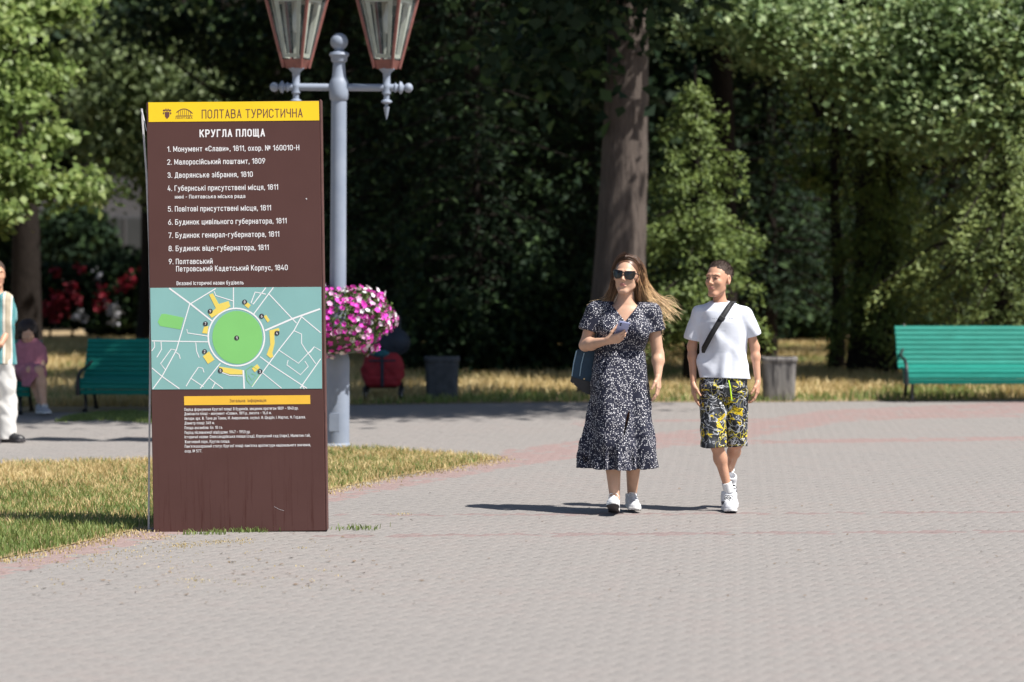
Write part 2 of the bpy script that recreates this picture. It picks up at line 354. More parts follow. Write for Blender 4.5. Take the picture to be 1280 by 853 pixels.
# pavers laid in running bond on a slant to the view
def pavers():
    A = math.radians(67); L, W, J = 0.14, 0.07, 0.0036
    ca, sa = math.cos(A), math.sin(A)
    # 90 degree herringbone: on a grid of W cells a block lies flat where (i-j)%4==0 and stands where (i-j)%4==3
    gi, gj = np.meshgrid(np.arange(-600, 600), np.arange(-80, 620)); gi, gj = gi.ravel(), gj.ravel(); dm = (gi - gj) % 4
    lie, stand = dm == 0, dm == 3
    u = np.concatenate([(gi[lie] + 1.0), gi[stand] + .5]) * W; v = np.concatenate([gj[lie] + .5, gj[stand] + 1.0]) * W
    ori = np.concatenate([np.zeros(lie.sum(), int), np.ones(stand.sum(), int)])
    x = u * sa + v * ca; y = -u * ca + v * sa
    ok = (y > 9.6) & (np.abs(x) < 0.18 * y + 1.3) & (y < far_edge(x) - .02)
    x, y, ori = x[ok], y[ok], ori[ok]; k = ~inpoly(x, y, ISLAND); x, y, ori = x[k], y[k], ori[k]; n = len(x)
    # colour: pink border along the island which runs on as a band, thin red courses across the plaza
    isly = np.interp(x, *zip(*sorted((p[0], p[1]) for p in ISLAND[:11])))
    band = G(622, 574)[:2]
    bx = [G(a, b)[0] for a, b in [(-400, 800), (0, 699), (192, 658), (407, 614), (560, 586), (640, 572), (760, 556), (900, 543), (1040, 520), (1300, 508)]]
    by = [G(a, b)[1] for a, b in [(-400, 800), (0, 699), (192, 658), (407, 614), (560, 586), (640, 572), (760, 556), (900, 543), (1040, 520), (1300, 508)]]
    w = [1.35, 1.35, 1.1, 1.1, 1.0, 1.0, 1.0, 1.0, 1.0, 1.0]
    by_, w_ = np.interp(x, bx, by), np.interp(x, bx, w)
    c = np.zeros(n, int); c[(y < by_) & (y > by_ - w_)] = 1
    c[(y < by_ + 1.0) & (y > by_) & (x > band[0])] = 1
    for py0, py1, ww in ((671, 664, .075), (645, 640, .06)):
        ya, yb = G(300, py0)[1], G(1280, py1)[1]; yl = np.interp(x, [G(300, py0)[0], G(1280, py1)[0]], [ya, yb])
        c[(np.abs(y - yl) < ww) & (x > -1.2)] = 2
    for py0, py1, ww in ((560, 548, .5), (532, 520, .35)):
        ya, yb = G(400, py0)[1], G(1280, py1)[1]; yl = np.interp(x, [G(400, py0)[0], G(1280, py1)[0]], [ya, yb])
        c[(np.abs(y - yl) < ww * .5) & (x > 1.0)] = 1
    pat = fnoise(x, y, 1.1, 31); c[(c == 1) & (rng.random(n) < .12)] = 0; c[(c == 0) & (pat > 1.5) & (y > 20) & (rng.random(n) < .4)] = 1; c[(c == 2) & (rng.random(n) < .15)] = 0
    hx, hy, b, h = L / 2 - J / 2, W / 2 - J / 2, 0.004, 0.0007
    base = np.array([(-hx, -hy, -.02), (hx, -hy, -.02), (hx, hy, -.02), (-hx, hy, -.02), (-hx, -hy, -h), (hx, -hy, -h), (hx, hy, -h), (-hx, hy, -h),
                     (-hx + b, -hy + b, 0), (hx - b, -hy + b, 0), (hx - b, hy - b, 0), (-hx + b, hy - b, 0)], np.float32)
    Q = np.array([(8, 9, 10, 11)] + [(i, (i + 1) % 4, (i + 1) % 4 + 4, i + 4) for i in range(4)] + [(4 + i, 4 + (i + 1) % 4, 8 + (i + 1) % 4, 8 + i) for i in range(4)])
    # the mesh a single paver shares, laid along x
    order = np.argsort(y + np.abs(x) * .2 + np.where(np.abs(x) > .19 * y, 50, 0)); near, rest = order[:300], order[300:]
    root = bpy.data.objects['plaza']; protos = []
    for ci, m in enumerate(M_pav):
        o = np_mesh('paver', base, Q, m, root); protos.append(o)
    used = set()
    for i in near:
        o = protos[c[i]]
        if c[i] in used: o = o.copy(); COL.objects.link(o)
        used.add(c[i]); o.location = (x[i], y[i], rng.normal(0, .0003)); o.rotation_euler = (rng.normal(0, .003), rng.normal(0, .002), A if ori[i] else A - math.pi / 2)
    for ci, o in enumerate(protos):
        if ci not in used: bpy.data.objects.remove(o)
    m_ = len(rest); B = base.copy(); Rz = np.array([[ca, -sa, 0], [sa, ca, 0], [0, 0, 1]], np.float32)
    V = np.broadcast_to(B, (m_, 12, 3)).copy()
    V[:, :, 2] += V[:, :, 0] * rng.normal(0, .0022, (m_, 1)) + V[:, :, 1] * rng.normal(0, .003, (m_, 1)) + rng.normal(0, .0003, (m_, 1))
    R2 = np.array([[sa, ca, 0], [-ca, sa, 0], [0, 0, 1]], np.float32); V = np.where(ori[rest][:, None, None] == 1, V @ Rz.T, V @ R2.T); V[:, :, 0] += x[rest][:, None]; V[:, :, 1] += y[rest][:, None]
    F = (Q[None] + 12 * np.arange(m_)[:, None, None]).reshape(-1, 4)
    np_mesh('pavers', V.reshape(-1, 3), F, M_pav, root, mi=np.repeat(c[rest], 9), kind='stuff')
pavers()

# ------------------------------------------------------------------ grass
M_green = leafmat('green_grass', [(0.0, (0.09, 0.14, 0.04)), (0.5, (0.18, 0.25, 0.07)), (1.0, (0.32, 0.34, 0.13))], 0.6, 0.35)
M_dry = leafmat('straw_grass', [(0.0, (0.36, 0.27, 0.12)), (0.5, (0.56, 0.44, 0.22)), (1.0, (0.70, 0.58, 0.34))], 0.7, 0.3)
def blades(name, x, y, z, hmean, wid, m, kind='stuff', parent=None, label=None, cat=None):
    n = len(x); h = hmean * rng.uniform(.5, 1.35, n); a = rng.random(n) * 6.28; w = wid * rng.uniform(.6, 1.3, n)
    lean = rng.uniform(.1, .8, n) * h; la = rng.random(n) * 6.28
    dx, dy = np.cos(a) * w / 2, np.sin(a) * w / 2; tx, ty = np.cos(la) * lean, np.sin(la) * lean
    o = np.stack([x, y, np.full(n, z)], 1); V = np.empty((n, 6, 3))
    d = np.stack([dx, dy, 0 * dx], 1); t = np.stack([tx, ty, h], 1); md = np.stack([tx * .35, ty * .35, h * .6], 1)
    V[:, 0] = o - d; V[:, 1] = o + d; V[:, 2] = o + md + d * .8; V[:, 3] = o + md - d * .8; V[:, 4] = o + t + d * .15; V[:, 5] = o + t - d * .15
    F = (np.array([(0, 1, 2, 3), (3, 2, 4, 5)])[None] + 6 * np.arange(n)[:, None, None]).reshape(-1, 4)
    o = np_mesh(name, V.reshape(-1, 3), F, m, parent, kind=kind)
    if label: tag(o, label, cat)
    return o
x = rng.uniform(-6.4, 0.2, 210000); y = rng.uniform(12.5, 25.0, 210000)
k = inpoly(x, y, ISLAND) & (x > -.18 * y - .8); x, y = x[k], y[k]
dd = fnoise(x, y, 2.2, 3) * .5 + fnoise(x, y, 7, 4) * .25 - (y - 19.5) * .28 + .25 + (x > -1.6) * .55 - ((x > -3.2) & (x <= -1.6)) * .1
gr = dd - .12 + rng.normal(0, .62, len(x)) > 0
edge = np.ones(len(x), bool)
blades('green_grass', x[gr], y[gr], .006, .045, .007, M_green, label='green grass growing along the near edge of the lawn island by the sign', cat='grass')
blades('dry_grass', x[~gr], y[~gr], .006, .042, .007, M_dry, label='straw coloured dry grass over the middle of the lawn island', cat='grass')
ex, ey = [], []
for i in range(11):
    p0, p1 = isl[i], isl[(i + 1)]; k_ = int(np.linalg.norm(p1 - p0) * 500); t = rng.random(k_)[:, None]; q = p0 + (p1 - p0) * t; d = (p1 - p0) / np.linalg.norm(p1 - p0); o_ = rng.normal(-.02, .09, k_)[:, None]
    q = q + np.array([[-d[1], d[0]]]) * o_; ex.append(q[:, 0]); ey.append(q[:, 1])
blades('dry_grass', np.concatenate(ex), np.concatenate(ey), 0.0, .014, .008, M_dry, label='sparse dry grass straggling over the paver edge of the lawn island', cat='grass')
n = 170000; x = rng.uniform(-12, 12, n); y = 31 + 23 * rng.random(n) ** 1.3
k = (y > far_edge(x)) & (np.abs(x) < .2 * y + 1); x, y = x[k], y[k]
gr = (fnoise(x, y, 1.3, 9) * .6 + rng.normal(0, .3, len(x)) - .45 + np.clip(1.0 - (y - far_edge(x)), 0, 1) * .9) > 0
blades('lawn_grass_dry', x[~gr], y[~gr], .004, .10, .016, M_dry, label='dry yellow grass under the trees behind the benches', cat='grass')
blades('lawn_grass_green', x[gr], y[gr], .004, .08, .014, M_green, label='greener grass mixed into the dry lawn at the paving edge', cat='grass')
# green verge on the shaded side of the path, left
a = G(95, 531); b = G(240, 531); n = 7000; x = rng.uniform(G(75, 525)[0], G(225, 525)[0], n); y = rng.uniform(27.8, 30.2, n)
k = ((y - 29.0 + .3 * np.sin(x * 5)) / .75) ** 2 + ((x - G(150, 525)[0]) / .75) ** 2 + rng.normal(0, .12, n) < 1
blades('green_grass', x[k], y[k], 0.0, .03, .012, M_green, label='small strip of green grass beside the left path under the bench', cat='grass')
# weeds growing in the joints at the foot of the sign
def weeds(name, spots, m, label, hm=.02):
    xs, ys = [], []
    for px, py, sx, sy, n in spots:
        c = G(px, py); xs.append(rng.normal(c[0], sx, n)); ys.append(rng.normal(c[1], sy, n))
    return blades(name, np.concatenate(xs), np.concatenate(ys), 0, hm, .007, m, label=label, cat='weeds')
weeds('weeds', [(300, 665, .09, .03, 170), (330, 664, .06, .03, 200), (265, 668, .05, .03, 50), (447, 662, .07, .06, 90), (240, 668, .03, .03, 30)], M_green, 'green weeds sprouting in the joints along the foot of the sign', .028)
weeds('weeds', [(228, 682, .05, .08, 130), (270, 678, .06, .08, 110), (300, 676, .06, .08, 70), (200, 672, .07, .1, 120), (170, 690, .15, .2, 120), (120, 700, .2, .25, 120), (240, 726, .05, .08, 50), (502, 643, .04, .04, 40)] +
      [(rng.uniform(0, 420), rng.uniform(672, 735), .02, .03, 5) for _ in range(70)], M_dry, 'dry yellow weeds and litter scattered over the pavers in front of the sign', .007)
cx = []
M_lit = mat('leaf_litter', (0.16, 0.11, 0.07), 0.9, .4, 30, 0)
V = []; F = []
for i in range(300):
    px = rng.uniform(-20, 1300) if i % 2 else rng.uniform(0, 480); c = G(px, rng.uniform(600, 760)) if i % 2 else G(px, rng.uniform(660, 745))
    if inpoly(np.array([c[0]]), np.array([c[1]]), ISLAND)[0]: continue
    s_ = rng.uniform(.005, .013); a_ = rng.random() * 6.28
    b0 = len(V)
    for q in range(4):
        t = a_ + q * 1.57; V.append((c[0] + math.cos(t) * s_ * (1.5 if q % 2 else .8), c[1] + math.sin(t) * s_, .003 + rng.random() * .008))
    F.append((b0, b0 + 1, b0 + 2, b0 + 3))
tag(np_mesh('leaf_litter', V, F, M_lit, kind='stuff'), 'tiny dark crumbs of leaf litter scattered on the paving', 'litter')

# ------------------------------------------------------------------ tourist information sign

# ------------------------------------------------------------------ a narrow monoline lettering, drawn as strokes (cap height 14)
GL = {
'А': '0,0 3,14 6,0|1,4.5 5,4.5', 'Б': '5.6,14 0,14 0,0 4,0 6,2 6,6 4,8 0,8', 'В': '0,0 0,14 4,14 5.6,12.5 5.6,9 4,7.6 0,7.6|4,7.6 6,6 6,1.6 4,0 0,0',
'Г': '0,0 0,14 5,14', 'Д': '1,1 2,4 2.4,14 6,14 6,1|-.3,-2.5 -.3,.4 7.3,.4 7.3,-2.5', 'Е': '5.6,14 0,14 0,0 5.6,0|0,7.3 5,7.3', 'Ж': '0,0 3,7 0,14|4,0 4,14|8,0 5,7 8,14',
'З': '0,12 1.5,14 4,14 5.6,12.4 5.6,9 4,7.5 2,7.5|4,7.5 6,6 6,2 4,0 1.5,0 0,2', 'И': '0,14 0,0|6,0 6,14|0,1 6,13', 'І': '0,0 0,14', 'К': '0,0 0,14|5.8,14 .6,6.5|2,8.2 6,0',
'Л': '0,0 1.2,1.5 1.6,14 6,14 6,0', 'М': '0,0 0,14 4.2,2.5 8.4,14 8.4,0', 'Н': '0,0 0,14|6,0 6,14|0,7.2 6,7.2', 'О': '2,0 0,2 0,12 2,14 4,14 6,12 6,2 4,0 2,0', 'П': '0,0 0,14 6,14 6,0',
'Р': '0,0 0,14 4,14 6,12 6,8 4,6 0,6', 'С': '6,11 6,12 4,14 2,14 0,12 0,2 2,0 4,0 6,2 6,3', 'Т': '0,14 6,14|3,14 3,0', 'У': '0,14 3.2,4.5|6,14 2.5,1 1.5,0 .3,0',
'Ф': '4,14 4,0|2.5,2 0,4 0,10 2.5,12 5.5,12 8,10 8,4 5.5,2 2.5,2', 'Ц': '0,14 0,0 6.8,0 6.8,-2.5|5.8,0 5.8,14', 'Ч': '0,14 0,9 1.5,7 5.8,7|5.8,14 5.8,0', 'Ш': '0,14 0,0 8,0 8,14|4,0 4,14', 'Щ': '0,14 0,0 9,0 9,-2.5|4,0 4,14|8,0 8,14',
'Я': '6,0 6,14 2,14 0,12 0,8.5 2,6.5 6,6.5|3,6.5 0,0', 'а': '.4,9 1.5,10 3.5,10 5,8.5 5,0|5,5.8 1.6,5.8 0,4.3 0,1.5 1.5,0 3.4,0 5,1.6', 'б': '5,14 3,13.8 .8,12 0,8 0,1.8 1.6,0 3.4,0 5,1.8 5,7 3.4,8.8 1.6,8.8 0,7',
'в': '0,0 0,10 3.3,10 4.6,9 4.6,6.4 3.4,5.3 0,5.3|3.4,5.3 5,4.2 5,1.2 3.5,0 0,0', 'г': '0,0 0,10 4,10', 'д': '1,1 1.8,4 2,10 5,10 5,1|-.4,-2.2 -.4,.3 6.2,.3 6.2,-2.2', 'е': '0,5.2 5,5.2 5,8 3.5,10 1.5,10 0,8 0,2 1.5,0 3.6,0 4.9,1.4',
'є': '4.9,8.5 3.5,10 1.5,10 0,8 0,2 1.5,0 3.5,0 4.9,1.5|0,5.2 3.5,5.2', 'ж': '0,0 2.4,5 0,10|3.2,0 3.2,10|6.4,0 4,5 6.4,10', 'з': '.2,8.8 1.5,10 3.4,10 4.6,8.9 4.6,6.4 3.4,5.3 1.8,5.3|3.4,5.3 5,4.2 5,1.4 3.5,0 1.5,0 0,1.3',
'и': '0,10 0,0|5,0 5,10|0,1.2 5,8.8', 'й': '0,10 0,0|5,0 5,10|0,1.2 5,8.8|1.2,13.8 2.5,12.8 3.8,13.8', 'і': '0,0 0,10|0,12.7 0,13.7', 'ї': '1.3,0 1.3,10|0,12.7 0,13.7|2.6,12.7 2.6,13.7', 'к': '0,0 0,10|4.7,10 .6,5|1.8,6 5,0',
'л': '0,0 1,1 1.3,10 5,10 5,0', 'м': '0,0 0,10 3.6,1.5 7.2,10 7.2,0', 'н': '0,0 0,10|5,0 5,10|0,5.2 5,5.2', 'о': '1.6,0 0,1.7 0,8.3 1.6,10 3.4,10 5,8.3 5,1.7 3.4,0 1.6,0', 'п': '0,0 0,10 5,10 5,0', 'р': '0,-4 0,10 3.4,10 5,8.3 5,1.7 3.4,0 0,0',
'с': '4.9,8.3 3.4,10 1.6,10 0,8.3 0,1.7 1.6,0 3.4,0 4.9,1.7', 'т': '0,10 5,10|2.5,10 2.5,0', 'у': '0,10 2.7,2|5,10 1.9,-3 .9,-4 0,-4', 'ф': '4,14 4,-4|2,0 0,2 0,8 2,10 6,10 8,8 8,2 6,0 2,0', 'х': '0,0 5,10|0,10 5,0', 'ц': '0,10 0,0 6,0 6,-2.2|5,0 5,10',
'ч': '0,10 0,6 1.4,4.6 5,4.6|5,10 5,0', 'ш': '0,10 0,0 7,0 7,10|3.5,0 3.5,10', 'щ': '0,10 0,0 8,0 8,-2.2|3.5,0 3.5,10|7,0 7,10', 'ь': '0,10 0,0 3.4,0 5,1.5 5,4.3 3.4,5.8 0,5.8', 'ю': '0,0 0,10|0,5 2,5|3.4,0 2,1.7 2,8.3 3.4,10 5,10 6.5,8.3 6.5,1.7 5,0 3.4,0',
'я': '5,0 5,10 1.6,10 0,8.7 0,6 1.6,4.6 5,4.6|2.6,4.6 0,0', '0': '2,0 0,2 0,12 2,14 4,14 6,12 6,2 4,0 2,0', '1': '0,11 2.8,14 2.8,0', '2': '0,11.5 1.8,14 4.2,14 6,12 6,9.5 0,0 6,0', '3': '0,12 1.5,14 4,14 5.6,12.4 5.6,9 4,7.5 2,7.5|4,7.5 6,6 6,2 4,0 1.5,0 0,2',
'4': '4.6,0 4.6,7|3,14 0,3.5 6,3.5', '5': '5.6,14 .6,14 .3,7.6 2,8.8 4.2,8.8 6,7 6,2 4.2,0 1.8,0 0,2', '6': '4.5,14 .9,7.5 0,5 0,2 1.8,0 4.2,0 6,2 6,6 4.2,8 1.8,8 .6,7', '7': '0,14 6,14 2,0',
'8': '1.8,7.6 .4,9 .4,12.4 1.8,14 4.2,14 5.6,12.4 5.6,9 4.2,7.6 1.8,7.6|1.8,7.6 0,6 0,1.8 1.8,0 4.2,0 6,1.8 6,6 4.2,7.6', '9': '1.5,0 5.1,6.5 6,9 6,12 4.2,14 1.8,14 0,12 0,8 1.8,6 4.2,6 5.4,7',
'.': '0,0 0,.4', ',': '.4,.6 0,-2', ':': '0,0 0,.4|0,8 0,8.4', '-': '0,6 3,6', '–': '0,6 5,6', '«': '2.4,8.4 .4,5.2 2.4,2|5.4,8.4 3.4,5.2 5.4,2', '»': '0,8.4 2,5.2 0,2|3,8.4 5,5.2 3,2', '№': '0,0 0,14 6,0 6,14|8.6,7.5 8.6,12 11.2,12 11.2,7.5 8.6,7.5|8.2,4.5 11.6,4.5',
'(': '2,15 0,11 0,2 2,-2', ')': '0,15 2,11 2,2 0,-2', "'": '0,14 0,11', 'n': '0,0 0,10 3.4,10 5,8.3 5,0', 'o': '1.6,0 0,1.7 0,8.3 1.6,10 3.4,10 5,8.3 5,1.7 3.4,0 1.6,0', 'i': '0,0 0,10|0,12.7 0,13.7', 's': '4.9,8.8 3.5,10 1.5,10 0,8.8 0,6.6 5,3.6 5,1.3 3.5,0 1.5,0 0,1.3', 'f': '0,0 0,12 1.5,14 3,14|-1,10 3,10', 'r': '0,0 0,10|0,8 1.5,10 3.5,10'}
def stroke(pts, w):
    """centreline -> quads with mitred joints and square ends"""
    p = [np.array(q, float) for q in pts]; closed = len(p) > 3 and np.allclose(p[0], p[-1])
    if not closed:
        d = p[0] - p[1]; p[0] = p[0] + d / np.linalg.norm(d) * w * .5 * .999; d = p[-1] - p[-2]; p[-1] = p[-1] + d / np.linalg.norm(d) * w * .5 * .999
    n = len(p); L = []
    for i in range(n):
        a = p[i] - p[i - 1] if i > 0 else (p[-1] - p[-2] if closed else p[1] - p[0]); b_ = p[i + 1] - p[i] if i < n - 1 else (p[1] - p[0] if closed else p[-1] - p[-2])
        a = a / np.linalg.norm(a); b_ = b_ / np.linalg.norm(b_); na, nb = np.array([-a[1], a[0]]), np.array([-b_[1], b_[0]]); m = na + nb; l = np.linalg.norm(m)
        m = m / l if l > .2 else na; k = min(1 / max(m @ na, .3), 1.6); L.append((p[i] + m * k * w / 2, p[i] - m * k * w / 2))
    return [(L[i][0], L[i + 1][0], L[i + 1][1], L[i][1]) for i in range(n - 1)]
def text_quads(txt, w):
    Q = []; x = 0; ny = (14 - w) / 14
    for c in txt:
        if c == ' ': x += 4.6; continue
        st = [[tuple(map(float, q.split(','))) for q in s_.split()] for s_ in GL[c].split('|')]
        lo = min(q[0] for s_ in st for q in s_); wd = max(q[0] for s_ in st for q in s_) - min(lo, 0)
        for si, s_ in enumerate(st):
            pt = [(x + w / 2 + u - min(lo, 0), w / 2 + v_ * ny) for u, v_ in s_]; run = [pt[0]]
            for k_ in range(1, len(pt)):                                   # sharp turns start a new stroke
                run.append(pt[k_])
                if k_ == len(pt) - 1 or (pt[k_][0] - pt[k_ - 1][0]) * (pt[k_ + 1][0] - pt[k_][0]) + (pt[k_][1] - pt[k_ - 1][1]) * (pt[k_ + 1][1] - pt[k_][1]) < -1e-6:
                    for q in stroke(run, w): Q.append((si + k_, q))
                    run = [pt[k_]]
        x += wd + w + (2.3 if w > 1.8 else 2.0)
    return Q
def lettering(txt, x0, x1, base, cap, y, m, parent, bold=1.9, name='lettering'):
    """flat printed text between x0 and x1 with its baseline at z=base and capitals cap tall, in the parent's x-z plane"""
    Q = text_quads(txt, bold); A_ = np.array([q for _, q in Q]); mn, mx_ = A_[:, :, 0].min(), A_[:, :, 0].max(); V = np.zeros((len(Q), 4, 3))
    V[:, :, 0] = (A_[:, :, 0] - mn) * (x1 - x0) / (mx_ - mn) + x0; V[:, :, 2] = A_[:, :, 1] * cap / 14 + base; V[:, :, 1] = y - np.array([(si % 7 * 2 + i % 2) * .00003 for i, (si, _) in enumerate(Q)])[:, None]
    o = np_mesh(name, V.reshape(-1, 3), np.arange(len(Q) * 4).reshape(-1, 4), m, parent, kind='stuff' if len(txt) > 1 else None); return o

M_brown = bpy.data.materials.new('brown_enamel'); nt, b = nodes(M_brown)
v_ = texco(nt); n1 = noise(nt, v_, 3, 4); n2 = noise(nt, texco(nt, (26, 26, 1.2)), 1.6, 5, .7)
tc = nt.nodes.new('ShaderNodeTexCoord'); sx_ = nt.nodes.new('ShaderNodeSeparateXYZ'); nt.links.new(tc.outputs['Object'], sx_.inputs[0])
rz = ramp(nt, [(0.0, (1, 1, 1)), (0.25, (.5, .5, .5)), (0.6, (0, 0, 0))]); nt.links.new(sx_.outputs['Z'], rz.inputs[0])
st = ramp(nt, [(0.53, (0, 0, 0)), (0.66, (1, 1, 1))]); nt.links.new(n2, st.inputs[0])
msk = mix(nt, 1.0, rz.outputs[0], st.outputs[0], 'MULTIPLY')
r = ramp(nt, [(0.3, (0.088, 0.040, 0.035)), (0.7, (0.097, 0.045, 0.040))]); nt.links.new(n1, r.inputs[0])
nt.links.new(mix(nt, msk, r.outputs[0], (0.060, 0.020, 0.016)), b.inputs['Base Color'])
b.inputs['Roughness'].default_value = 0.5; b.inputs['Specular IOR Level'].default_value = 0.25; bump(nt, b, noise(nt, v_, 9, 3), .12, .004)
M_brownp = mat('brown_print', (0.14, 0.055, 0.048), 0.5, .05, 8, 0)
M_yellow = mat('yellow_print', (0.92, 0.62, 0.012), 0.5, .04, 5, 0.03)
M_yel2 = mat('amber_print', (0.86, 0.50, 0.045), 0.5, .05, 5, 0)
M_wprint = mat('white_print', (0.86, 0.85, 0.86), 0.5, .02, 5, 0)
M_teal = mat('teal_print', (0.235, 0.46, 0.445), 0.5, .05, 3, 0)
M_mgreen = mat('green_print', (0.22, 0.58, 0.17), 0.5, .05, 3, 0)
M_myel = mat('pale_yellow_print', (0.84, 0.66, 0.13), 0.5, .05, 3, 0)
M_dprint = mat('dark_print', (0.035, 0.028, 0.035), 0.5, .05, 3, 0)
M_edge = mat('galvanised_edge', (0.62, 0.62, 0.64), 0.5, .15, 30, .1, metal=.1)
M_bedge = mat('brown_frame_paint', (0.10, 0.045, 0.04), 0.45, .2, 20, .1)

base = G(299.5, 665); SZ = base[1]; SC = FPX / SZ * 1.0  # px per metre there
sign = thing('information_sign', (base[0], base[1], 0), 'tall brown tourist information board with yellow header and a teal street map', 'sign')
sign.rotation_euler = (0, math.radians(-0.72), math.radians(0.6))
SW, SH = 215.5 / SC, 538.0 / SC
O = np.array([192.0, 667.0]); U = np.array([215.0, -4.0]); Vv = np.array([-6.0, -537.0]); Minv = np.linalg.inv(np.stack([U, Vv], 1))
def S(px, py):
    a, b_ = Minv @ (np.array([px, py]) - O); return (a - .5) * SW, b_ * SH
mb = MB(); mb.box((0, 0.02, SH / 2), (SW, 0.04, SH), .003); panel = mb.build('front_panel', M_brown, sign)
FY0 = -0.0006
def patch(name, pts, y, m, t=.0012, parent=None):
    mb = MB(); mb.prism([S(*p) for p in pts], t, c=(0, y, 0)); return mb.build(name, m, parent or sign)
YP = -.0016
patch('header_band', [(188.8, 154), (188.5, 129.6), (400.5, 126.6), (401, 150.6)], YP, M_yellow, .0016)
lettering('ПОЛТАВА ТУРИСТИЧНА', S(255, 149)[0], S(380.5, 147)[0], S(255, 149.2)[1], 11.0 / SC, YP - .0006, M_brownp, sign, 1.35)
def line(txt, px0, px1, pyb, cap, m=M_wprint, bold=1.75, par=None):
    return lettering(txt, S(px0, pyb)[0], S(px1, pyb)[0], S((px0 + px1) / 2, pyb)[1], cap / SC, -.0008, m, par or sign, bold)
line('КРУГЛА ПЛОЩА', 252, 333.5, 171.8, 9.6, bold=2.3)
for t, a, c_, yb in [('1. Монумент «Слави», 1811, охор. № 160010-Н', 211.7, 376, 191.0 - 1.6), ('2. Малоросійський поштамт, 1809', 211.5, 333.5, 206.8 - .9), ('3. Дворянське зібрання, 1810', 211.8, 318, 223.0 - .6),
                     ('4. Губернські присутствені місця, 1811', 211.8, 349.5, 239.4 - 1.0), ('5. Повітові присутствені місця, 1811', 212, 340.6, 265.0 - .8),
                     ('6. Будинок цивільного губернатора, 1811', 212.4, 360, 281.6 - 1.2), ('7. Будинок генерал-губернатора, 1811', 212.7, 350.7, 298.0 - 1.1),
                     ('8. Будинок віце-губернатора, 1811', 212.8, 337.6, 314.4 - .9), ('9. Полтавський', 213, 267.7, 330.4), ('Петровський Кадетський Корпус, 1840', 222, 361, 339.6 - 1.0)]:
    line(t, a, c_, yb, 6.8)
line('нині - Полтавська міська рада', 221, 308.6, 248.4, 4.7)
line('Вказані історичні назви будівель', 222.5, 306, 356.2, 4.9)
# street map
def MP(cx, cy): return 170 + cx / 4.738, 340 + cy / 4.738
mp = MB(); mp.prism([S(*q) for q in [(189.6, 360.5), (402.8, 358.0), (403.3, 485.0), (191, 487.3)]], .0016, c=(0, YP, 0)); mapp = mp.build('map_panel', M_teal, sign)
def ribbon(mb, pts, w, y):
    p = [np.array(S(*MP(*q))) for q in pts]; w = w / 4.738 / SC / 2
    L, R_ = [], []
    for i, q in enumerate(p):
        d = p[min(i + 1, len(p) - 1)] - p[max(i - 1, 0)]; d = d / (np.linalg.norm(d) + 1e-9); nn = np.array([-d[1], d[0]]) * w
        L.append(q + nn); R_.append(q - nn)
    for i in range(len(p) - 1):
        mb.quad((L[i][0], y, L[i][1]), (L[i + 1][0], y, L[i + 1][1]), (R_[i + 1][0], y, R_[i + 1][1]), (R_[i][0], y, R_[i][1]))
def arc(cx, cy, r, a0, a1, n=14, ry=None): return [(cx + r * math.cos(math.radians(a0 + (a1 - a0) * i / n)), cy + (ry or r) * math.sin(math.radians(a0 + (a1 - a0) * i / n))) for i in range(n + 1)]
yl = YP - .0006
mb = MB()
roads = [([(205, 98), (330, 190), (462, 295)], 9), ([(330, 190), (480, 98)], 6), ([(326, 190), (245, 465), (160, 620), (105, 695)], 6), ([(100, 410), (432, 414)], 6),
         ([(584, 92), (584, 218)], 6), ([(775, 92), (700, 190), (688, 182), (712, 118), (775, 130)], 6), ([(820, 90), (700, 252)], 6), ([(790, 125), (955, 300)], 6),
         ([(770, 345), (930, 275), (1096, 215)], 10), ([(985, 262), (1098, 356)], 6), ([(985, 262), (940, 345), (850, 460), (690, 680)], 6), ([(940, 345), (985, 365), (985, 420), (1010, 460), (1040, 500), (1068, 540)], 5),
         ([(850, 460), (966, 538), (1060, 440), (1098, 462)], 5), ([(1060, 440), (1038, 470), (1020, 480)], 5), ([(905, 520), (898, 548), (978, 606), (1024, 556), (1004, 525)], 5), ([(740, 500), (800, 545), (1015, 686)], 6),
         ([(1098, 510), (975, 686)], 6), ([(505, 540), (385, 690)], 6), ([(440, 630), (520, 690)], 5), ([(330, 630), (405, 680)], 5), ([(100, 570), (160, 620), (262, 692)], 6),
         ([(115, 415), (118, 445), (100, 470)], 5), ([(155, 415), (158, 460), (130, 508)], 5), ([(360, 418), (365, 470), (380, 508)], 5), ([(245, 465), (215, 458), (152, 545), (180, 580)], 5), ([(245, 478), (262, 490), (268, 515)], 5),
         ([(408, 595), (400, 570), (375, 565), (330, 630), (302, 678)], 5), ([(308, 340), (312, 362), (432, 380)], 5), ([(640, 580), (645, 690)], 9), ([(584, 172), (545, 160), (480, 140), (470, 115)], 5),
         ([(735, 580), (865, 686)], 5), ([(455, 690), (475, 655)], 5), ([(1000, 690), (985, 665)], 5), (arc(600, 385, 166, 0, 360, 48, 170), 9), ([(500, 590), (560, 612), (640, 615)], 5)]
for p_, w in roads: ribbon(mb, p_, w, yl - .00003 * len(mb.f) / 10)
mb.build('map_roads', M_wprint, mapp)
for q_ in (arc(606, 387, 148, 0, 360, 40, 157)[:-1], [(158, 252), (180, 250), (290, 272), (272, 342), (150, 322), (136, 298)]):
    mb = MB(); mb.prism([S(*MP(*q)) for q in q_], .0008, c=(0, yl, 0)); mb.build('map_park', M_mgreen, mapp)
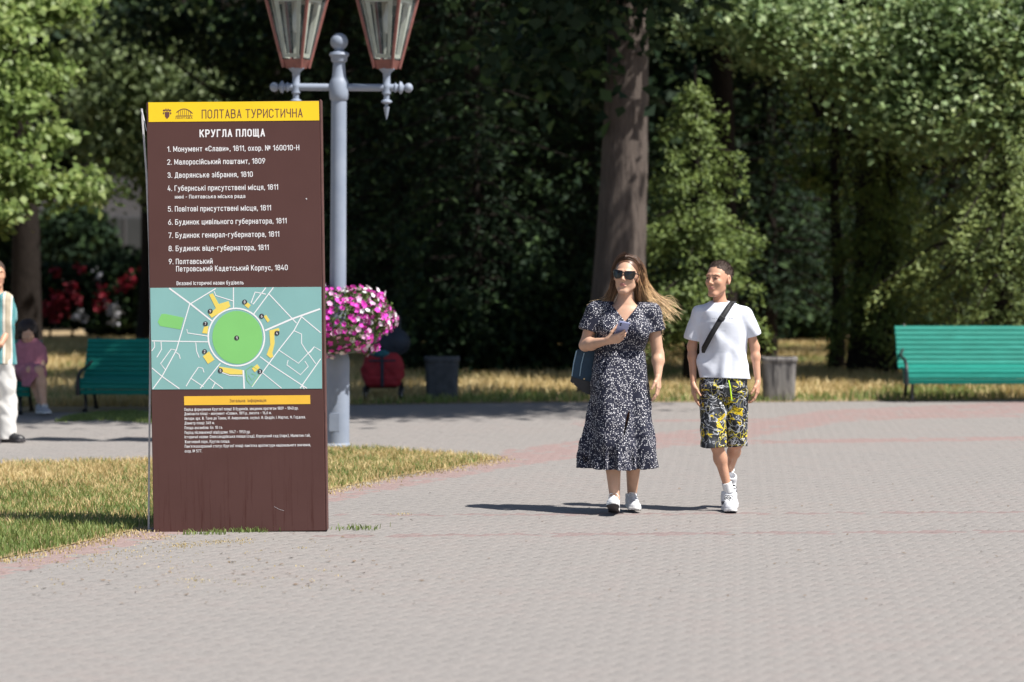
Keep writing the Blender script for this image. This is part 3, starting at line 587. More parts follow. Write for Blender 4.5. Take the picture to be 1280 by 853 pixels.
for q in [[(440, 135), (462, 127), (497, 190), (555, 172), (565, 205), (455, 272), (438, 250), (480, 215)], [(648, 195), (668, 180), (685, 195), (672, 215)], [(762, 262), (776, 252), (798, 285), (786, 298)],
          [(795, 345), (850, 330), (856, 345), (824, 362), (826, 420), (812, 478), (818, 500), (800, 508), (778, 488), (800, 430)], [(410, 325), (436, 320), (428, 366), (398, 362)], [(402, 500), (438, 470), (470, 520), (432, 545)],
          [(495, 560), (530, 565), (635, 580), (635, 606), (565, 606), (510, 590)], [(690, 570), (722, 545), (738, 565), (708, 592)]]:
    mb = MB(); mb.prism([S(*MP(*p_)) for p_ in q], .0010, c=(0, yl - .0004, 0)); mb.build('map_building', M_myel, mapp)
for (cx_, cy_), d in [((447, 233), '9'), ((650, 177), '8'), ((750, 260), '6'), ((840, 360), '4'), ((418, 307), '7'), ((602, 390), '1'), ((412, 472), '2'), ((505, 584), '5'), ((739, 588), '3')]:
    q = MP(cx_, cy_); c_ = S(*q); mb = MB(); mb.prism([(c_[0] + 3.1 / SC * math.cos(t * .5236), c_[1] + 3.1 / SC * math.sin(t * .5236)) for t in range(12)], .0012, c=(0, yl - .0010, 0)); mb.build('map_marker', M_dprint, mapp)
    lettering(d, c_[0] - 1.0 / SC, c_[0] + 1.0 / SC, c_[1] - 1.8 / SC, 3.6 / SC, yl - .0014, M_wprint, mapp, name='map_number')
mb = MB(); ribbon(mb, [(655, 580), (662, 640), (690, 675), (745, 590), (690, 555), (655, 580)], 4, yl - .0006); ribbon(mb, [(670, 610), (690, 640), (715, 610), (690, 600)], 3, yl - .0006); mb.build('map_garden', M_mgreen, mapp)
# information block
patch('amber_band', [(231, 495.6), (388.3, 493.3), (388.5, 504.4), (231.2, 506.8)], YP, M_yel2, .0016)
lettering('Загальна  інформація', S(288, 502)[0], S(333.5, 501)[0], S(310, 502.4)[1], 4.0 / SC, YP - .0006, M_brownp, sign, 1.4)
for t, a, c_, yb in [('Період формування Круглої площі: 8 будинків, зведених протягом 1809 – 1840 рр.', 231.3, 373.5, 512.6), ('Домінанта площі – монумент «Слави», 1811 р., висота – 16,6 м.', 231.3, 340, 518.3),
                     ('Автори: арх. Ж. Тома де Томон, М. Амвросимов, скульп. Ф. Щедрін, І. Мартос, Ф. Гордєєв.', 231.3, 382.5, 523.8), ('Діаметр площі: 345 м.', 231.5, 269, 530.6), ('Площа ансамблю: бл. 10 га.', 231.5, 279, 536.4),
                     ('Період післявоєнної відбудови: 1947 – 1953 рр.', 231.5, 313.5, 542.0), ('Історичні назви: Олександрівська площа (сад), Корпусний сад (парк), Малютин гай,', 231.5, 388.5, 546.8),
                     ('Жовтневий парк, Кругла площа.', 231.6, 288, 553.8), ("Пам'яткоохоронний статус Круглої площі: пам'ятка архітектури національного значення,", 231.6, 388.8, 558.6), ('охор. № 577.', 231.6, 253, 565.8)]:
    line(t, a, c_, yb, 3.7, bold=1.7)
# emblems in the header: a shield with two plumes, and a small colonnade
mb = MB(); yy = YP - .0006
def blob(mb, cx_, cy_, rx, ry, n=10):
    c_ = S(cx_, cy_); mb.prism([(c_[0] + rx / SC * math.cos(t * 6.2832 / n), c_[1] + ry / SC * math.sin(t * 6.2832 / n)) for t in range(n)], .0004, c=(0, yy, 0))
mb.prism([S(*q) for q in [(208.8, 141.5), (214.8, 141.3), (214.6, 147), (211.8, 150.2), (209.2, 147.2)]], .0004, c=(0, yy, 0))
for sx2 in (-1, 1):
    blob(mb, 211.8 + sx2 * 3.6, 139.5, 1.6, 1.2); blob(mb, 211.8 + sx2 * 4.4, 143, .9, 1.4); blob(mb, 211.8 + sx2 * 1.3, 138.6, .9, 1.5)
blob(mb, 211.8, 140, 1.0, .8); mb.build('emblem', M_brownp, sign)
mb = MB()
pts = [(223.5 + 20 * i / 12, 146 - 8.5 * math.sin(math.pi * (0.12 + .8 * i / 12)) ** .8) for i in range(13)]
def rib2(mb, pts, w):
    p = [np.array(S(*q)) for q in pts]
    for i in range(len(p) - 1):
        d = p[i + 1] - p[i]; d /= np.linalg.norm(d); nn = np.array([-d[1], d[0]]) * w / SC / 2
        mb.quad(*[(q[0], yy, q[1]) for q in (p[i] + nn, p[i + 1] + nn, p[i + 1] - nn, p[i] - nn)])
rib2(mb, pts, 1.1); rib2(mb, [(222.5, 146.4), (243.5, 146.1)], .9)
for i in range(7): rib2(mb, [(225.5 + i * 2.5, 146.2), (226.3 + i * 2.5, 140.2 - 1.5 * math.sin(i / 6 * 3.1))], .55)
mb.build('emblem', M_brownp, sign)
lettering('ПОЛТАВА', S(222.5, 149)[0], S(243.5, 149)[0], S(233, 149.6)[1], 2.0 / SC, yy - .0001, M_brownp, sign, 1.8)
mb = MB(); rib2(mb, [(343, 633), (349, 636.5), (355, 638)], .28); rib2(mb, [(384, 247.5), (385.2, 249)], 1.2); o = mb.build('scuff', M_edge, sign); o['kind'] = 'stuff'; o.location.y = .0008
# edge frame on the right and the bowed rear panel whose bright edge shows on the left
mb = MB(); mb.box((SW / 2 + .007, .055, SH / 2 + .004), (.014, .11, SH + .004), .004); mb.build('side_frame', M_bedge, sign)
mb = MB(); zs = [0, .35, .8, 1.3, 1.75, 2.2, 2.6]; xo = [-.047, -.039, -.027, -.014, -.014, -.024, -.046]
zs = [z_ * (SH - .03) / 2.6 for z_ in zs]
lo = [(-SW / 2 + o_, z_) for o_, z_ in zip(xo, zs)]; hi = [(p_[0] + .010, p_[1]) for p_ in lo]
mb.prism(lo + hi[::-1], .018, c=(0, .10, 0)); mb.build('rear_panel_edge', M_edge, sign)
mb = MB(); mb.prism([(-SW / 2 + .012, 0), (-SW / 2 + .012, zs[-1]), (SW / 2, zs[-1]), (SW / 2, 0)], .01, c=(0, .095, 0)); mb.build('rear_panel', M_bedge, sign)
mb = MB(); mb.tube([(-SW / 2 - .038, .1, SH - .045), (-SW / 2 - .006, .05, SH - .17)], .003, 6); mb.build('bracket', M_edge, sign)

# ------------------------------------------------------------------ street lamp
M_post = bpy.data.materials.new('chipped_grey_blue_paint'); nt, b = nodes(M_post)
v_ = texco(nt); n1 = noise(nt, v_, 5, 5, .6); n2 = noise(nt, texco(nt, (1, 1, .35)), 16, 6, .65)
r = ramp(nt, [(0.3, (0.205, 0.245, 0.32)), (0.7, (0.265, 0.305, 0.38))]); nt.links.new(n1, r.inputs[0])
ch = ramp(nt, [(0.70, (0, 0, 0)), (0.74, (1, 1, 1))]); nt.links.new(n2, ch.inputs[0])
nt.links.new(mix(nt, ch.outputs[0], r.outputs[0], (0.14, 0.13, 0.13)), b.inputs['Base Color']); b.inputs['Roughness'].default_value = 0.5; bump(nt, b, n2, .2, .002)
M_red = mat('red_brown_paint', (0.19, 0.070, 0.060), 0.5, .25, 14, .2)
M_cream = mat('cream_inner_frame', (0.50, 0.49, 0.42), 0.6, .12, 12, .1)
M_glass = bpy.data.materials.new('lantern_glass'); nt, b = nodes(M_glass)
b.inputs['Roughness'].default_value = 0.05; b.inputs['Base Color'].default_value = (.5, .58, .6, 1)
tr = nt.nodes.new('ShaderNodeBsdfTransparent'); mx = nt.nodes.new('ShaderNodeMixShader'); mx.inputs[0].default_value = .3
dn = ramp(nt, [(0.4, (.05, .05, .05)), (0.7, (.20, .20, .20))]); nt.links.new(noise(nt, texco(nt), 6, 4), dn.inputs[0]); nt.links.new(dn.outputs[0], mx.inputs[0])
tr.inputs[0].default_value = (.82, .86, .86, 1)
nt.links.new(tr.outputs[0], mx.inputs[1]); nt.links.new(b.outputs[0], mx.inputs[2]); nt.links.new(mx.outputs[0], nt.nodes['Material Output'].inputs[0])
M_bulb = mat('bulb_glass', (0.75, 0.76, 0.74), 0.15, .03, 4, 0)
LB = G(421.5, 561); LS = FPX / LB[1]
lamp = thing('street_lamp', (LB[0], LB[1], 0), 'grey blue street lamp post with two red brown lanterns behind the brown sign', 'street lamp')
lamp.rotation_euler = (0, math.radians(.4), 0)
lz = lambda py: P(424, py, LB[1])[2]; lx = lambda px: (px - 424) / LS
mb = MB(); mb.lathe([(.135, 0), (.135, .03), (.105, .05), (.104, lz(452)), (.098, lz(446)), (.074, lz(436))], n=28); mb.build('base_barrel', M_post, lamp, True)
mb = MB(); mb.box((-.02, -.104, lz(556) + .2), (.09, .004, .16), .002); mb.build('service_hatch', M_post, lamp)
zt = lz(125)
mb = MB(); mb.lathe([(.072, lz(437)), (.069, lz(300)), (.066, zt), (.067, zt)], n=24)
mb.build('pole', M_post, lamp, True)
mb = MB(); mb.lathe([(.066, zt - .01), (.079, zt + .005), (.083, lz(118)), (.083, lz(104)), (.070, lz(100)), (.060, lz(96)), (.052, lz(82)), (.050, lz(79)), (.068, lz(77)), (.072, lz(72)), (.088, lz(69)), (.080, lz(66)), (.052, lz(65)), (.040, lz(63)), (.034, lz(60)), (.03, lz(58))], n=24); mb.build('collar', M_post, lamp, True)
mb = MB(); cz = lz(52.5); rr = 11 / LS; mb.lathe([(rr * math.sin(t * math.pi / 12) + .0005, cz - rr * math.cos(t * math.pi / 12)) for t in range(13)], n=24); mb.build('finial_ball', M_post, lamp, True)
Ry = Matrix.Rotation(math.radians(90), 3, 'Y'); az = lz(109.5)
def lathe_x(mb, prof, z): mb.lathe(prof, c=(0, 0, z), n=18, R=Ry); return mb
mb = MB(); lathe_x(mb, [(.032, lx(370.5) - .075), (.032, lx(483.5) + .075)], az); mb.build('cross_arm', M_post, lamp, True)
for sgn in (-1, 1):
    X0 = lx(370.5) if sgn < 0 else lx(483.5)
    pr = [(.032, .06), (.045, .075), (.030, .09), (.030, .10), (.056, .115), (.050, .130), (.024, .145), (.024, .15)]
    pr += [(.0385 * math.sin(t * math.pi / 10) + .003, .187 - .0385 * math.cos(t * math.pi / 10)) for t in range(1, 11)]
    mb = MB()
    mb.lathe([(r_, z_ ) for r_, z_ in pr], c=(X0, 0, az), n=18, R=(Ry if sgn > 0 else Matrix.Rotation(math.radians(-90), 3, 'Y'))); mb.build('arm_finial', M_post, lamp, True)
    mb = MB(); z0 = az
    mb.lathe([(.002, z0 - .275), (.012, z0 - .24), (.026, z0 - .165), (.014, z0 - .16), (.013, z0 - .145), (.05, z0 - .125), (.046, z0 - .112), (.026, z0 - .10), (.026, z0 - .062), (.04, z0 - .05), (.036, z0 - .03), (.04, z0), (.04, z0 + .02), (.032, z0 + .035),
              (.030, z0 + .09), (.036, z0 + .125), (.056, z0 + .145), (.07, z0 + .158), (.07, z0 + .165)], c=(X0, 0, 0), n=20); mb.build('lantern_bracket', M_post, lamp, True)
    # lantern: four tapering glazed sides with red corner bars and a cream inner frame
    ln = bpy.data.objects.new('lantern', None)
    lb = MB(); b0, b1, H = .135, .405, .62; zb = az + .165
    yaw = math.radians(-21)
    cor = lambda s_, z_: [Matrix.Rotation(yaw, 3, 'Z') @ Vector((a_ * s_ / 2, c_ * s_ / 2, z_)) for a_, c_ in ((-1, -1), (1, -1), (1, 1), (-1, 1))]
    C0, C1 = cor(b0 + .03, 0), cor(b1, H); Cb = cor(b0 + .03, -.0)
    off = Vector((X0, 0, zb))
    for i in range(4): lb.tube([C0[i] + off, C1[i] + off], [.0135, .0155], 6)
    for i in range(4): lb.tube([C1[i] + off, C1[(i + 1) % 4] + off], .015, 6)
    # skirt at the bottom
    D0, D1 = cor(b0, -.005), cor(b0 + .05, .07)
    for i in range(4): lb.quad(D0[i] + off, D0[(i + 1) % 4] + off, D1[(i + 1) % 4] + off, D1[i] + off)
    lb._add([p_ + off for p_ in D0], [(0, 1, 2, 3)])
    lant = lb.build('lantern', M_red, lamp)
    for i in range(4):
        j = (i + 1) % 4; A0, A1, B1, B0 = C0[i], C0[j], C1[j], C1[i]
        def q(u, w, inn=0.0):
            p_ = A0.lerp(A1, u).lerp(B0.lerp(B1, u), w); ctr = Vector((0, 0, p_.z)); return p_.lerp(ctr, inn) + off
        g_ = MB(); g_.quad(q(.04, .12), q(.96, .12), q(.96, .99), q(.04, .99)); g_.build('glass_pane', M_glass, lant)
        cf = MB(); W0, W1 = .13, .25
        for (u0, w0, u1, w1) in ((W0, .14, W1, .97), (1 - W1, .14, 1 - W0, .97), (W1, .14, 1 - W1, .19), (W1, .90, 1 - W1, .97)):
            P_ = [q(u0, w0, .10), q(u1, w0, .10), q(u1, w1, .10), q(u0, w1, .10)]; N_ = (P_[1] - P_[0]).cross(P_[3] - P_[0]).normalized() * .006
            cf._add(P_ + [p_ + N_ for p_ in P_], [(0, 1, 2, 3), (7, 6, 5, 4), (0, 4, 5, 1), (1, 5, 6, 2), (2, 6, 7, 3), (3, 7, 4, 0)])
        cf.build('pane_frame', M_cream, lant)
    bb = MB(); bb.lathe([(.012, .30), (.026, .32), (.034, .36), (.034, .44), (.022, .50), (.016, .56)], c=off, n=14); bb.build('bulb', M_bulb, lant, True)
    rf = MB(); E0, E1 = cor(b1 + .06, H + .01), cor(.14, H + .20)
    rf._add([p_ + off for p_ in E0 + E1], [(0, 1, 5, 4), (1, 2, 6, 5), (2, 3, 7, 6), (3, 0, 4, 7), (4, 5, 6, 7), (3, 2, 1, 0)]); rf.lathe([(.06, 0), (.05, .05), (.02, .08), (.028, .11), (.003, .15)], c=off + Vector((0, 0, H + .20)), n=12)
    rf.build('lantern_roof', M_red, lant)

# ------------------------------------------------------------------ flower planter on the lamp post
M_mag = leafmat('magenta_petals', [(0.0, (0.58, 0.02, 0.40)), (0.5, (0.80, 0.06, 0.60)), (1.0, (0.90, 0.20, 0.72))], .6, .25)
M_pink = leafmat('pale_pink_petals', [(0.0, (0.72, 0.38, 0.62)), (1.0, (0.85, 0.6, 0.8))], .6, .25)
M_whp = leafmat('white_petals', [(0.0, (0.75, 0.72, 0.78)), (1.0, (0.88, 0.86, 0.88))], .6, .2)
M_pleaf = leafmat('petunia_leaves', [(0.0, (0.035, 0.075, 0.015)), (1.0, (0.12, 0.19, 0.04))], .6, .3)
pc = Vector((0, 0, lz(404))); pr_x, pr_z = 66 / LS, 46 / LS
plant = thing('flower_planter', (LB[0], LB[1], 0), 'round planter of magenta and white petunias hung around the lamp post', 'flower planter')
mb = MB(); mb.lathe([(.10, lz(442)), (.22, lz(440)), (.34, lz(428)), (.38, lz(412)), (.36, lz(410)), (.1, lz(412))], n=24); mb.build('planter_bowl', mat('planter_plastic', (.05, .07, .04), .6), plant, True)
def shell(n, f0, f1, zlo=-.9):
    u = rng.normal(size=(n * 3, 3)); u /= np.linalg.norm(u, axis=1)[:, None]; u = u[u[:, 2] > zlo][:n]
    lump = 1 + .09 * np.sin(u[:, 0] * 7 + u[:, 2] * 4) + .07 * np.sin(u[:, 1] * 11 + u[:, 2] * 6) - .06 * (u[:, 2] < -.4)
    r_ = rng.uniform(f0, f1, len(u)) * lump; zz = u[:, 2] * pr_z; zz = np.where(zz < 0, zz * .95, zz)
    return np.stack([u[:, 0] * pr_x * r_, u[:, 1] * pr_x * r_, pc.z + zz * r_], 1), u
def flowers(name, n, size, m, f0=.95, f1=1.06):
    p_, u = shell(n, f0, f1); V = []; F = []
    for c_, nn in zip(p_, u):
        nv = Vector(nn + rng.normal(0, .35, 3)).normalized(); a_ = nv.orthogonal().normalized(); b_ = nv.cross(a_); s_ = size * rng.uniform(.75, 1.2); o_ = len(V); ph = rng.random() * 6
        V.append(Vector(c_) - nv * s_ * .45)
        for k_ in range(10):
            t = ph + k_ * .628; rr_ = s_ * (1.0 if k_ % 2 else .74); V.append(Vector(c_) + (a_ * math.cos(t) + b_ * math.sin(t)) * rr_ + nv * (0.0 if k_ % 2 else .004))
        for k_ in range(5): F.append((o_, o_ + 1 + (2 * k_ + 9) % 10 , o_ + 1 + 2 * k_, o_ + 1 + (2 * k_ + 1) % 10))
        # quads: centre, left notch, tip, right notch
    return np_mesh(name, np.array([tuple(v) for v in V]), F, m, plant, kind='stuff')
flowers('magenta_flowers', 620, .027, M_mag); flowers('pink_flowers', 150, .027, M_pink, .97, 1.07); flowers('white_flowers', 140, .026, M_whp, .98, 1.09)
def leafcloud(p_, size, asp=.5, up=.0, nrm=None, jit=1.0, fold=.15, sunb=0.0):
    """one folded quad leaf at each point"""
    n = len(p_); nv = rng.normal(size=(n, 3)) * jit
    if nrm is not None: nv = nv + nrm
    nv[:, 2] += up; nv += sunb * np.array([0.50, -.42, .75]); nv /= np.linalg.norm(nv, axis=1)[:, None] + 1e-9
    a_ = np.cross(nv, rng.normal(size=(n, 3))); a_ /= np.linalg.norm(a_, axis=1)[:, None] + 1e-9; b_ = np.cross(nv, a_)
    s_ = (size * rng.uniform(.6, 1.25, n))[:, None]; V = np.empty((n, 4, 3))
    V[:, 0] = p_ - a_ * s_ * .5; V[:, 1] = p_ + b_ * s_ * asp * .5 + nv * s_ * fold; V[:, 2] = p_ + a_ * s_ * .5; V[:, 3] = p_ - b_ * s_ * asp * .5 + nv * s_ * fold
    return V
def leafobj(name, V, m, parent, kind=None):
    n = len(V); F = np.arange(n * 4).reshape(n, 4); return np_mesh(name, V.reshape(-1, 3), F, m, parent, kind=kind)
p_, u = shell(3500, .75, 1.04); leafobj('leaves', leafcloud(p_, .045, .5), M_pleaf, plant, 'stuff')

# ------------------------------------------------------------------ trees
M_bark = bpy.data.materials.new('ridged_bark'); nt, b = nodes(M_bark)
n1 = noise(nt, texco(nt, (9, 9, 1.0)), 3.0, 8, .65, .6); n2 = noise(nt, texco(nt), 1.2, 3)
r = ramp(nt, [(0.30, (0.028, 0.022, 0.018)), (0.5, (0.080, 0.063, 0.052)), (0.72, (0.142, 0.114, 0.096))]); nt.links.new(n1, r.inputs[0])
nt.links.new(mix(nt, .3, r.outputs[0], mix(nt, n2, (.06, .045, .04), (.12, .09, .08))), b.inputs['Base Color'])
b.inputs['Roughness'].default_value = .95; bump(nt, b, n1, 1.0, .03)
M_bark2 = mat('shaded_bark', (0.021, 0.017, 0.015), .95, .4, 14, .6, .02, spec=.08, stretch=(4, 4, .8))  # bark colour lowered to stand in for shade on the trunks
M_maple = leafmat('maple_leaves', [(0.0, (0.10, 0.16, 0.04)), (0.45, (0.19, 0.27, 0.08)), (0.8, (0.29, 0.36, 0.12)), (1.0, (0.42, 0.41, 0.19))], .5, .35)
M_grey = leafmat('olive_leaves', [(0.0, (0.08, 0.12, 0.05)), (0.5, (0.17, 0.23, 0.10)), (1.0, (0.27, 0.33, 0.15))], .55, .3)
M_silver = leafmat('linden_leaves', [(0.0, (0.08, 0.13, 0.05)), (0.5, (0.20, 0.29, 0.12)), (0.85, (0.35, 0.43, 0.21)), (1.0, (0.48, 0.50, 0.15))], .5, .25, .5)
M_dark = leafmat('shaded_leaves', [(0.0, (0.006, 0.016, 0.008)), (0.55, (0.013, 0.030, 0.013)), (1.0, (0.065, 0.115, 0.032))], .7, .12, .2)  # deep shade put into the leaf colour, almost black
M_yew = leafmat('conifer_needles', [(0.0, (0.035, 0.065, 0.018)), (0.5, (0.13, 0.19, 0.045)), (1.0, (0.26, 0.33, 0.08))], .6, .18)
M_spruce = leafmat('spruce_needles', [(0.0, (0.06, 0.10, 0.035)), (0.5, (0.18, 0.24, 0.07)), (1.0, (0.30, 0.35, 0.11))], .6, .18)

def limb_pts(a, b_, bend=.12, n=5):
    a, b_ = Vector(a), Vector(b_); L = (b_ - a).length; off = Vector(rng.normal(0, 1, 3)) * L * bend
    return [a.lerp(b_, i / n) + off * math.sin(math.pi * i / n) * .5 for i in range(n + 1)]
def broadleaf(name, label, X, Y, H, tr, crowns, m, n_cl, per, leaf, zb, group='trees of the park', lean=(0, 0), bark=None, cl_r=.38, extra=None, nlimb=9, cat='tree', up=.5, boost=1.0):
    """crowns: list of (cx,cy,cz,rx,ry,rz) in tree space"""
    root = thing(name, (X, Y, 0), label, cat, group); bark = bark or M_bark2
    T = MB(); tp = [Vector((lean[0] * t + .04 * math.sin(t * 7), lean[1] * t, H * .8 * t)) for t in np.linspace(0, 1, 13)]
    rad = [tr * (1.0 - .72 * t) * (1 + .25 * math.exp(-t * H * 2.5)) for t in np.linspace(0, 1, 13)]
    T.tube([Vector((0, 0, -.1))] + tp, [tr * 1.4] + rad, 14)
    cen = []; rs = []
    tot = sum(c[3] * c[4] + c[3] * c[5] for c in crowns)
    for c in crowns:
        k = max(3, int(n_cl * (c[3] * c[4] + c[3] * c[5]) / tot)); u = rng.normal(size=(k, 3)); u /= np.linalg.norm(u, axis=1)[:, None]
        rr_ = rng.random(k)[:, None] ** .28; q = u * rr_ * np.array(c[3:6]) + np.array(c[:3]); cen.append(q)
    cen = np.concatenate(cen); cen = cen[cen[:, 2] > zb]
    trunk = T.build('trunk', bark, root, True)
    pick = rng.choice(len(cen), min(nlimb * 3, len(cen)), replace=False)
    for i, ci in enumerate(pick[:nlimb]):
        c = cen[ci]; t0 = min(.95, max(.3, (c[2] - .35 * math.hypot(c[0], c[1])) / (H * .8))); st_ = tp[int(t0 * 12)]
        L = MB(); L.tube(limb_pts(st_, c), [tr * .42 * (1 - t0 * .5) * (1 - .85 * s_ / 5) for s_ in range(6)], 7)
        for j in (pick[nlimb + 2 * i:nlimb + 2 * i + 2]): 
            L.tube(limb_pts(Vector(st_).lerp(Vector(c), .5), cen[j]), [tr * .15 * (1 - .8 * s_ / 5) + .004 for s_ in range(6)], 5)
        L.build('limb', bark, root, True)
    n = len(cen) * per; src = np.repeat(cen, per, 0); sz = np.repeat(rng.uniform(.55, 1.35, len(cen)), per)[:, None]
    p_ = src + rng.normal(size=(n, 3)) * np.array([cl_r, cl_r, cl_r * .5]) * sz; p_ = p_[p_[:, 2] > zb - .25]
    leafobj('crown', leafcloud(p_, leaf, .7, up=up, sunb=0 if m == M_dark else .9), m, root)
    if extra is not None: leafobj('low_twigs', extra, m, root)
    return root
def conifer(name, label, X, Y, H, R, m, z0, n_lv, per_br, leaf, tr=.12, droop=.35, group='trees of the park', asp=.3, dens=1.0, arc=None, top=.25):
    root = thing(name, (X, Y, 0), label, 'tree', group)
    T = MB(); T.tube([(0, 0, -.1), (0, 0, H * .3), (.03, 0, H * .65), (0, 0, H)], [tr * 1.3, tr, tr * .6, .01], 10); T.build('trunk', M_bark2, root, True)
    B = MB(); P_ = []; N_ = []
    for i in range(n_lv):
        z = z0 + (H - z0) * (i / n_lv) ** 1.05 + rng.normal(0, .05); fr = max(0, (z - z0) / (H - z0)); zb_ = z
        L = R * (1 - fr) ** .7 * (.75 + .25 * min(1, fr * 6 + .3)) + .08; nb = int(9 + 4 * (1 - fr))
        for j in range(nb):
            a_ = 6.283 * (j + rng.random() * .8) / nb + i; l = L * rng.uniform(.5, 1.15); z = zb_ + rng.normal(0, .5 * (H - z0) / n_lv * .7 if n_lv < 20 else .05); n = max(6, int(per_br * l / R * dens * (.3 if n_lv < 12 else 1)))
            s_ = rng.random(n) ** .7; zz = z + .10 * l * s_ - droop * l * s_ ** 1.8 + rng.normal(0, .04, n)
            w = rng.normal(0, .14, n) * (.5 + l * .35) * (1.1 - .5 * s_); ca_, sa_ = math.cos(a_), math.sin(a_)
            hang = -np.abs(rng.normal(0, .10, n)) * (.4 + s_)
            P_.append(np.stack([ca_ * l * s_ - sa_ * w, sa_ * l * s_ + ca_ * w, zz + hang], 1))
            N_.append(np.stack([ca_ * .5 + 0 * s_, sa_ * .5 + 0 * s_, .7 + 0 * s_], 1))
            if fr < .8 and j % 2 == 0: B.tube([(0, 0, z), (ca_ * l * .5, sa_ * l * .5, z + .05 * l - droop * .25 * l), (ca_ * l * .95, sa_ * l * .95, z + .1 * l - droop * .85 * l)], [tr * .22, tr * .15, .005], 5)
    B.build('branches', M_bark2, root, True)['kind'] = 'stuff'
    leafobj('foliage', leafcloud(np.concatenate(P_), leaf, asp, nrm=np.concatenate(N_) * .8, jit=.7, sunb=0 if m == M_dark else .7), m, root)
    return root
WX = lambda px, Y: (px - 640) / FPX * Y
GR = 'trees of the park'
# 1 the big trunk
Y1 = 33.0; X1 = WX(764, Y1)
root1 = broadleaf('tall_tree', 'tall tree with a thick ridged brown trunk behind the woman', X1, Y1, 13, .335, [(-2.2, -4.3, 8.5, 7.4, 3.1, 1.9), (1.5, 1.5, 10.5, 2.5, 2.5, 2.5), (-.55, -.9, 4.35, .42, .5, .55), (.45, -.8, 4.9, .5, .5, .4), (-.75, -.2, 3.9, .35, .4, .5)], M_dark, 900, 85, .19, 3.3, lean=(.45, .2), bark=M_bark, cl_r=.5, nlimb=8)
# 2 the sunlit maple on the left, two trunks behind the seated woman
Y2 = 38.5; X2 = WX(42, Y2)
broadleaf('maple_tree', 'bright green sunlit maple hanging in from the left edge above the walking man', X2 - .9, Y2, 8.5, .17, [(-2.4, .6, 7.2, 1.9, 1.9, 1.4), (-1.0, -.6, 5.4, 1.5, 1.3, .9), (.3, -1.5, 5.1, .95, .9, .7), (.8, -1.9, 4.1, .85, .8, .6), (.5, -2.3, 3.2, 1.1, .8, .6), (1.5, -2.0, 2.55, .65, .6, .32), (.4, -2.4, 2.3, 1.0, .7, .32), (1.4, -1.6, 5.0, .4, .4, .3), (-.9, -1.8, 3.3, .8, .8, .9)], M_maple, 170, 330, .125, 2.0, cl_r=.23, up=.35, lean=(.3, -.3))
broadleaf('dark_trunk_tree', 'tree with a dark bare trunk standing behind the woman in pink', WX(30, 44), 44, 9.5, .26, [(-1.0, .5, 7.5, 3.2, 2.6, 1.8)], M_dark, 130, 60, .2, 5.2)
# 3 olive tree behind the sign
Y3 = 52
broadleaf('olive_green_tree', 'blurred grey green tree far back between the maple and the sign', WX(185, Y3), Y3, 9.5, .2, [(-1.0, .8, 6.9, 1.6, 1.5, 1.0), (-.3, -.5, 5.4, 1.3, 1.2, .7), (.5, -1.3, 4.3, 1.1, .9, .8), (-.6, -1.0, 3.9, .9, .9, .6), (.5, -1.2, 3.0, .9, .8, .5)], M_grey, 75, 300, .15, 2.2, cl_r=.34)
broadleaf('bushy_tree', 'blurred green tree far back above the sign and the lanterns', WX(345, 50), 50, 9, .2, [(-.5, 2.6, 8.0, 4.5, 1.3, 1.6), (.8, -1.2, 5.0, 1.9, 1.2, .8), (-1.4, -1.0, 5.8, 1.4, 1.0, .8)], M_dark, 70, 230, .16, 3.6, cl_r=.36)  # first crown, above the view, added to shade the hedge
# 4 the dark conifers in the middle
for k_, (px, Y, H, R_, z0, lab) in enumerate([(500, 43, 9.5, 1.9, .7, 'dark conifer right behind the lamp post and the pushchair'), (590, 40, 10.5, 1.9, .9, 'dark conifer rising behind the shaded litter bin'),
                                              (672, 42, 11, 2.1, .8, 'dark conifer just left of the thick brown trunk'), (430, 47, 10.5, 2.3, 1.0, 'dark conifer mostly hidden behind the sign and lamp post'),
                                              (735, 46, 11, 2.2, .6, 'dark conifer directly behind the thick brown trunk')]):
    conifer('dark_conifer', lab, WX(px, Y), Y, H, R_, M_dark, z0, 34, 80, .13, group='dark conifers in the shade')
# 5 conifers right of the trunk
conifer('green_conifer', 'mid green conifer with sunlit sprays between the woman and the boy', WX(868, 36), 36, 4.05, 1.15, M_yew, .8, 10, 640, .075, droop=.30, asp=.35, dens=1.5)
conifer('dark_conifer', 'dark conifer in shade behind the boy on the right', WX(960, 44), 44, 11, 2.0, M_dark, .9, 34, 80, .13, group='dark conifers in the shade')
conifer('spruce_tree', 'drooping yellow green spruce at the right edge behind the bench', WX(1255, 35.6), 35.6, 5.0, 1.75, M_spruce, .95, 9, 900, .085, droop=.62, asp=.32, dens=1.3)
conifer('spruce_tree', 'narrow dim spruce standing behind the left end of the green bench', WX(1120, 37.6), 38.4, 4.6, 1.05, M_yew, .8, 10, 620, .085, droop=.6, asp=.32, dens=1.2)
conifer('dark_conifer', 'dark conifer far back behind the right bench', WX(1190, 46), 46, 11, 2.4, M_dark, 1.0, 34, 80, .13, group='dark conifers in the shade')
# low bushy stems in the gap
broadleaf('small_tree', 'small leafy tree with thin trunk left of the green bench', WX(1045, 40), 40, 5.5, .11, [(0, 0, 3.4, .7, .7, .8), (.5, -.3, 1.9, .4, .5, .5)], M_yew, 26, 160, .11, 1.2, cl_r=.2)
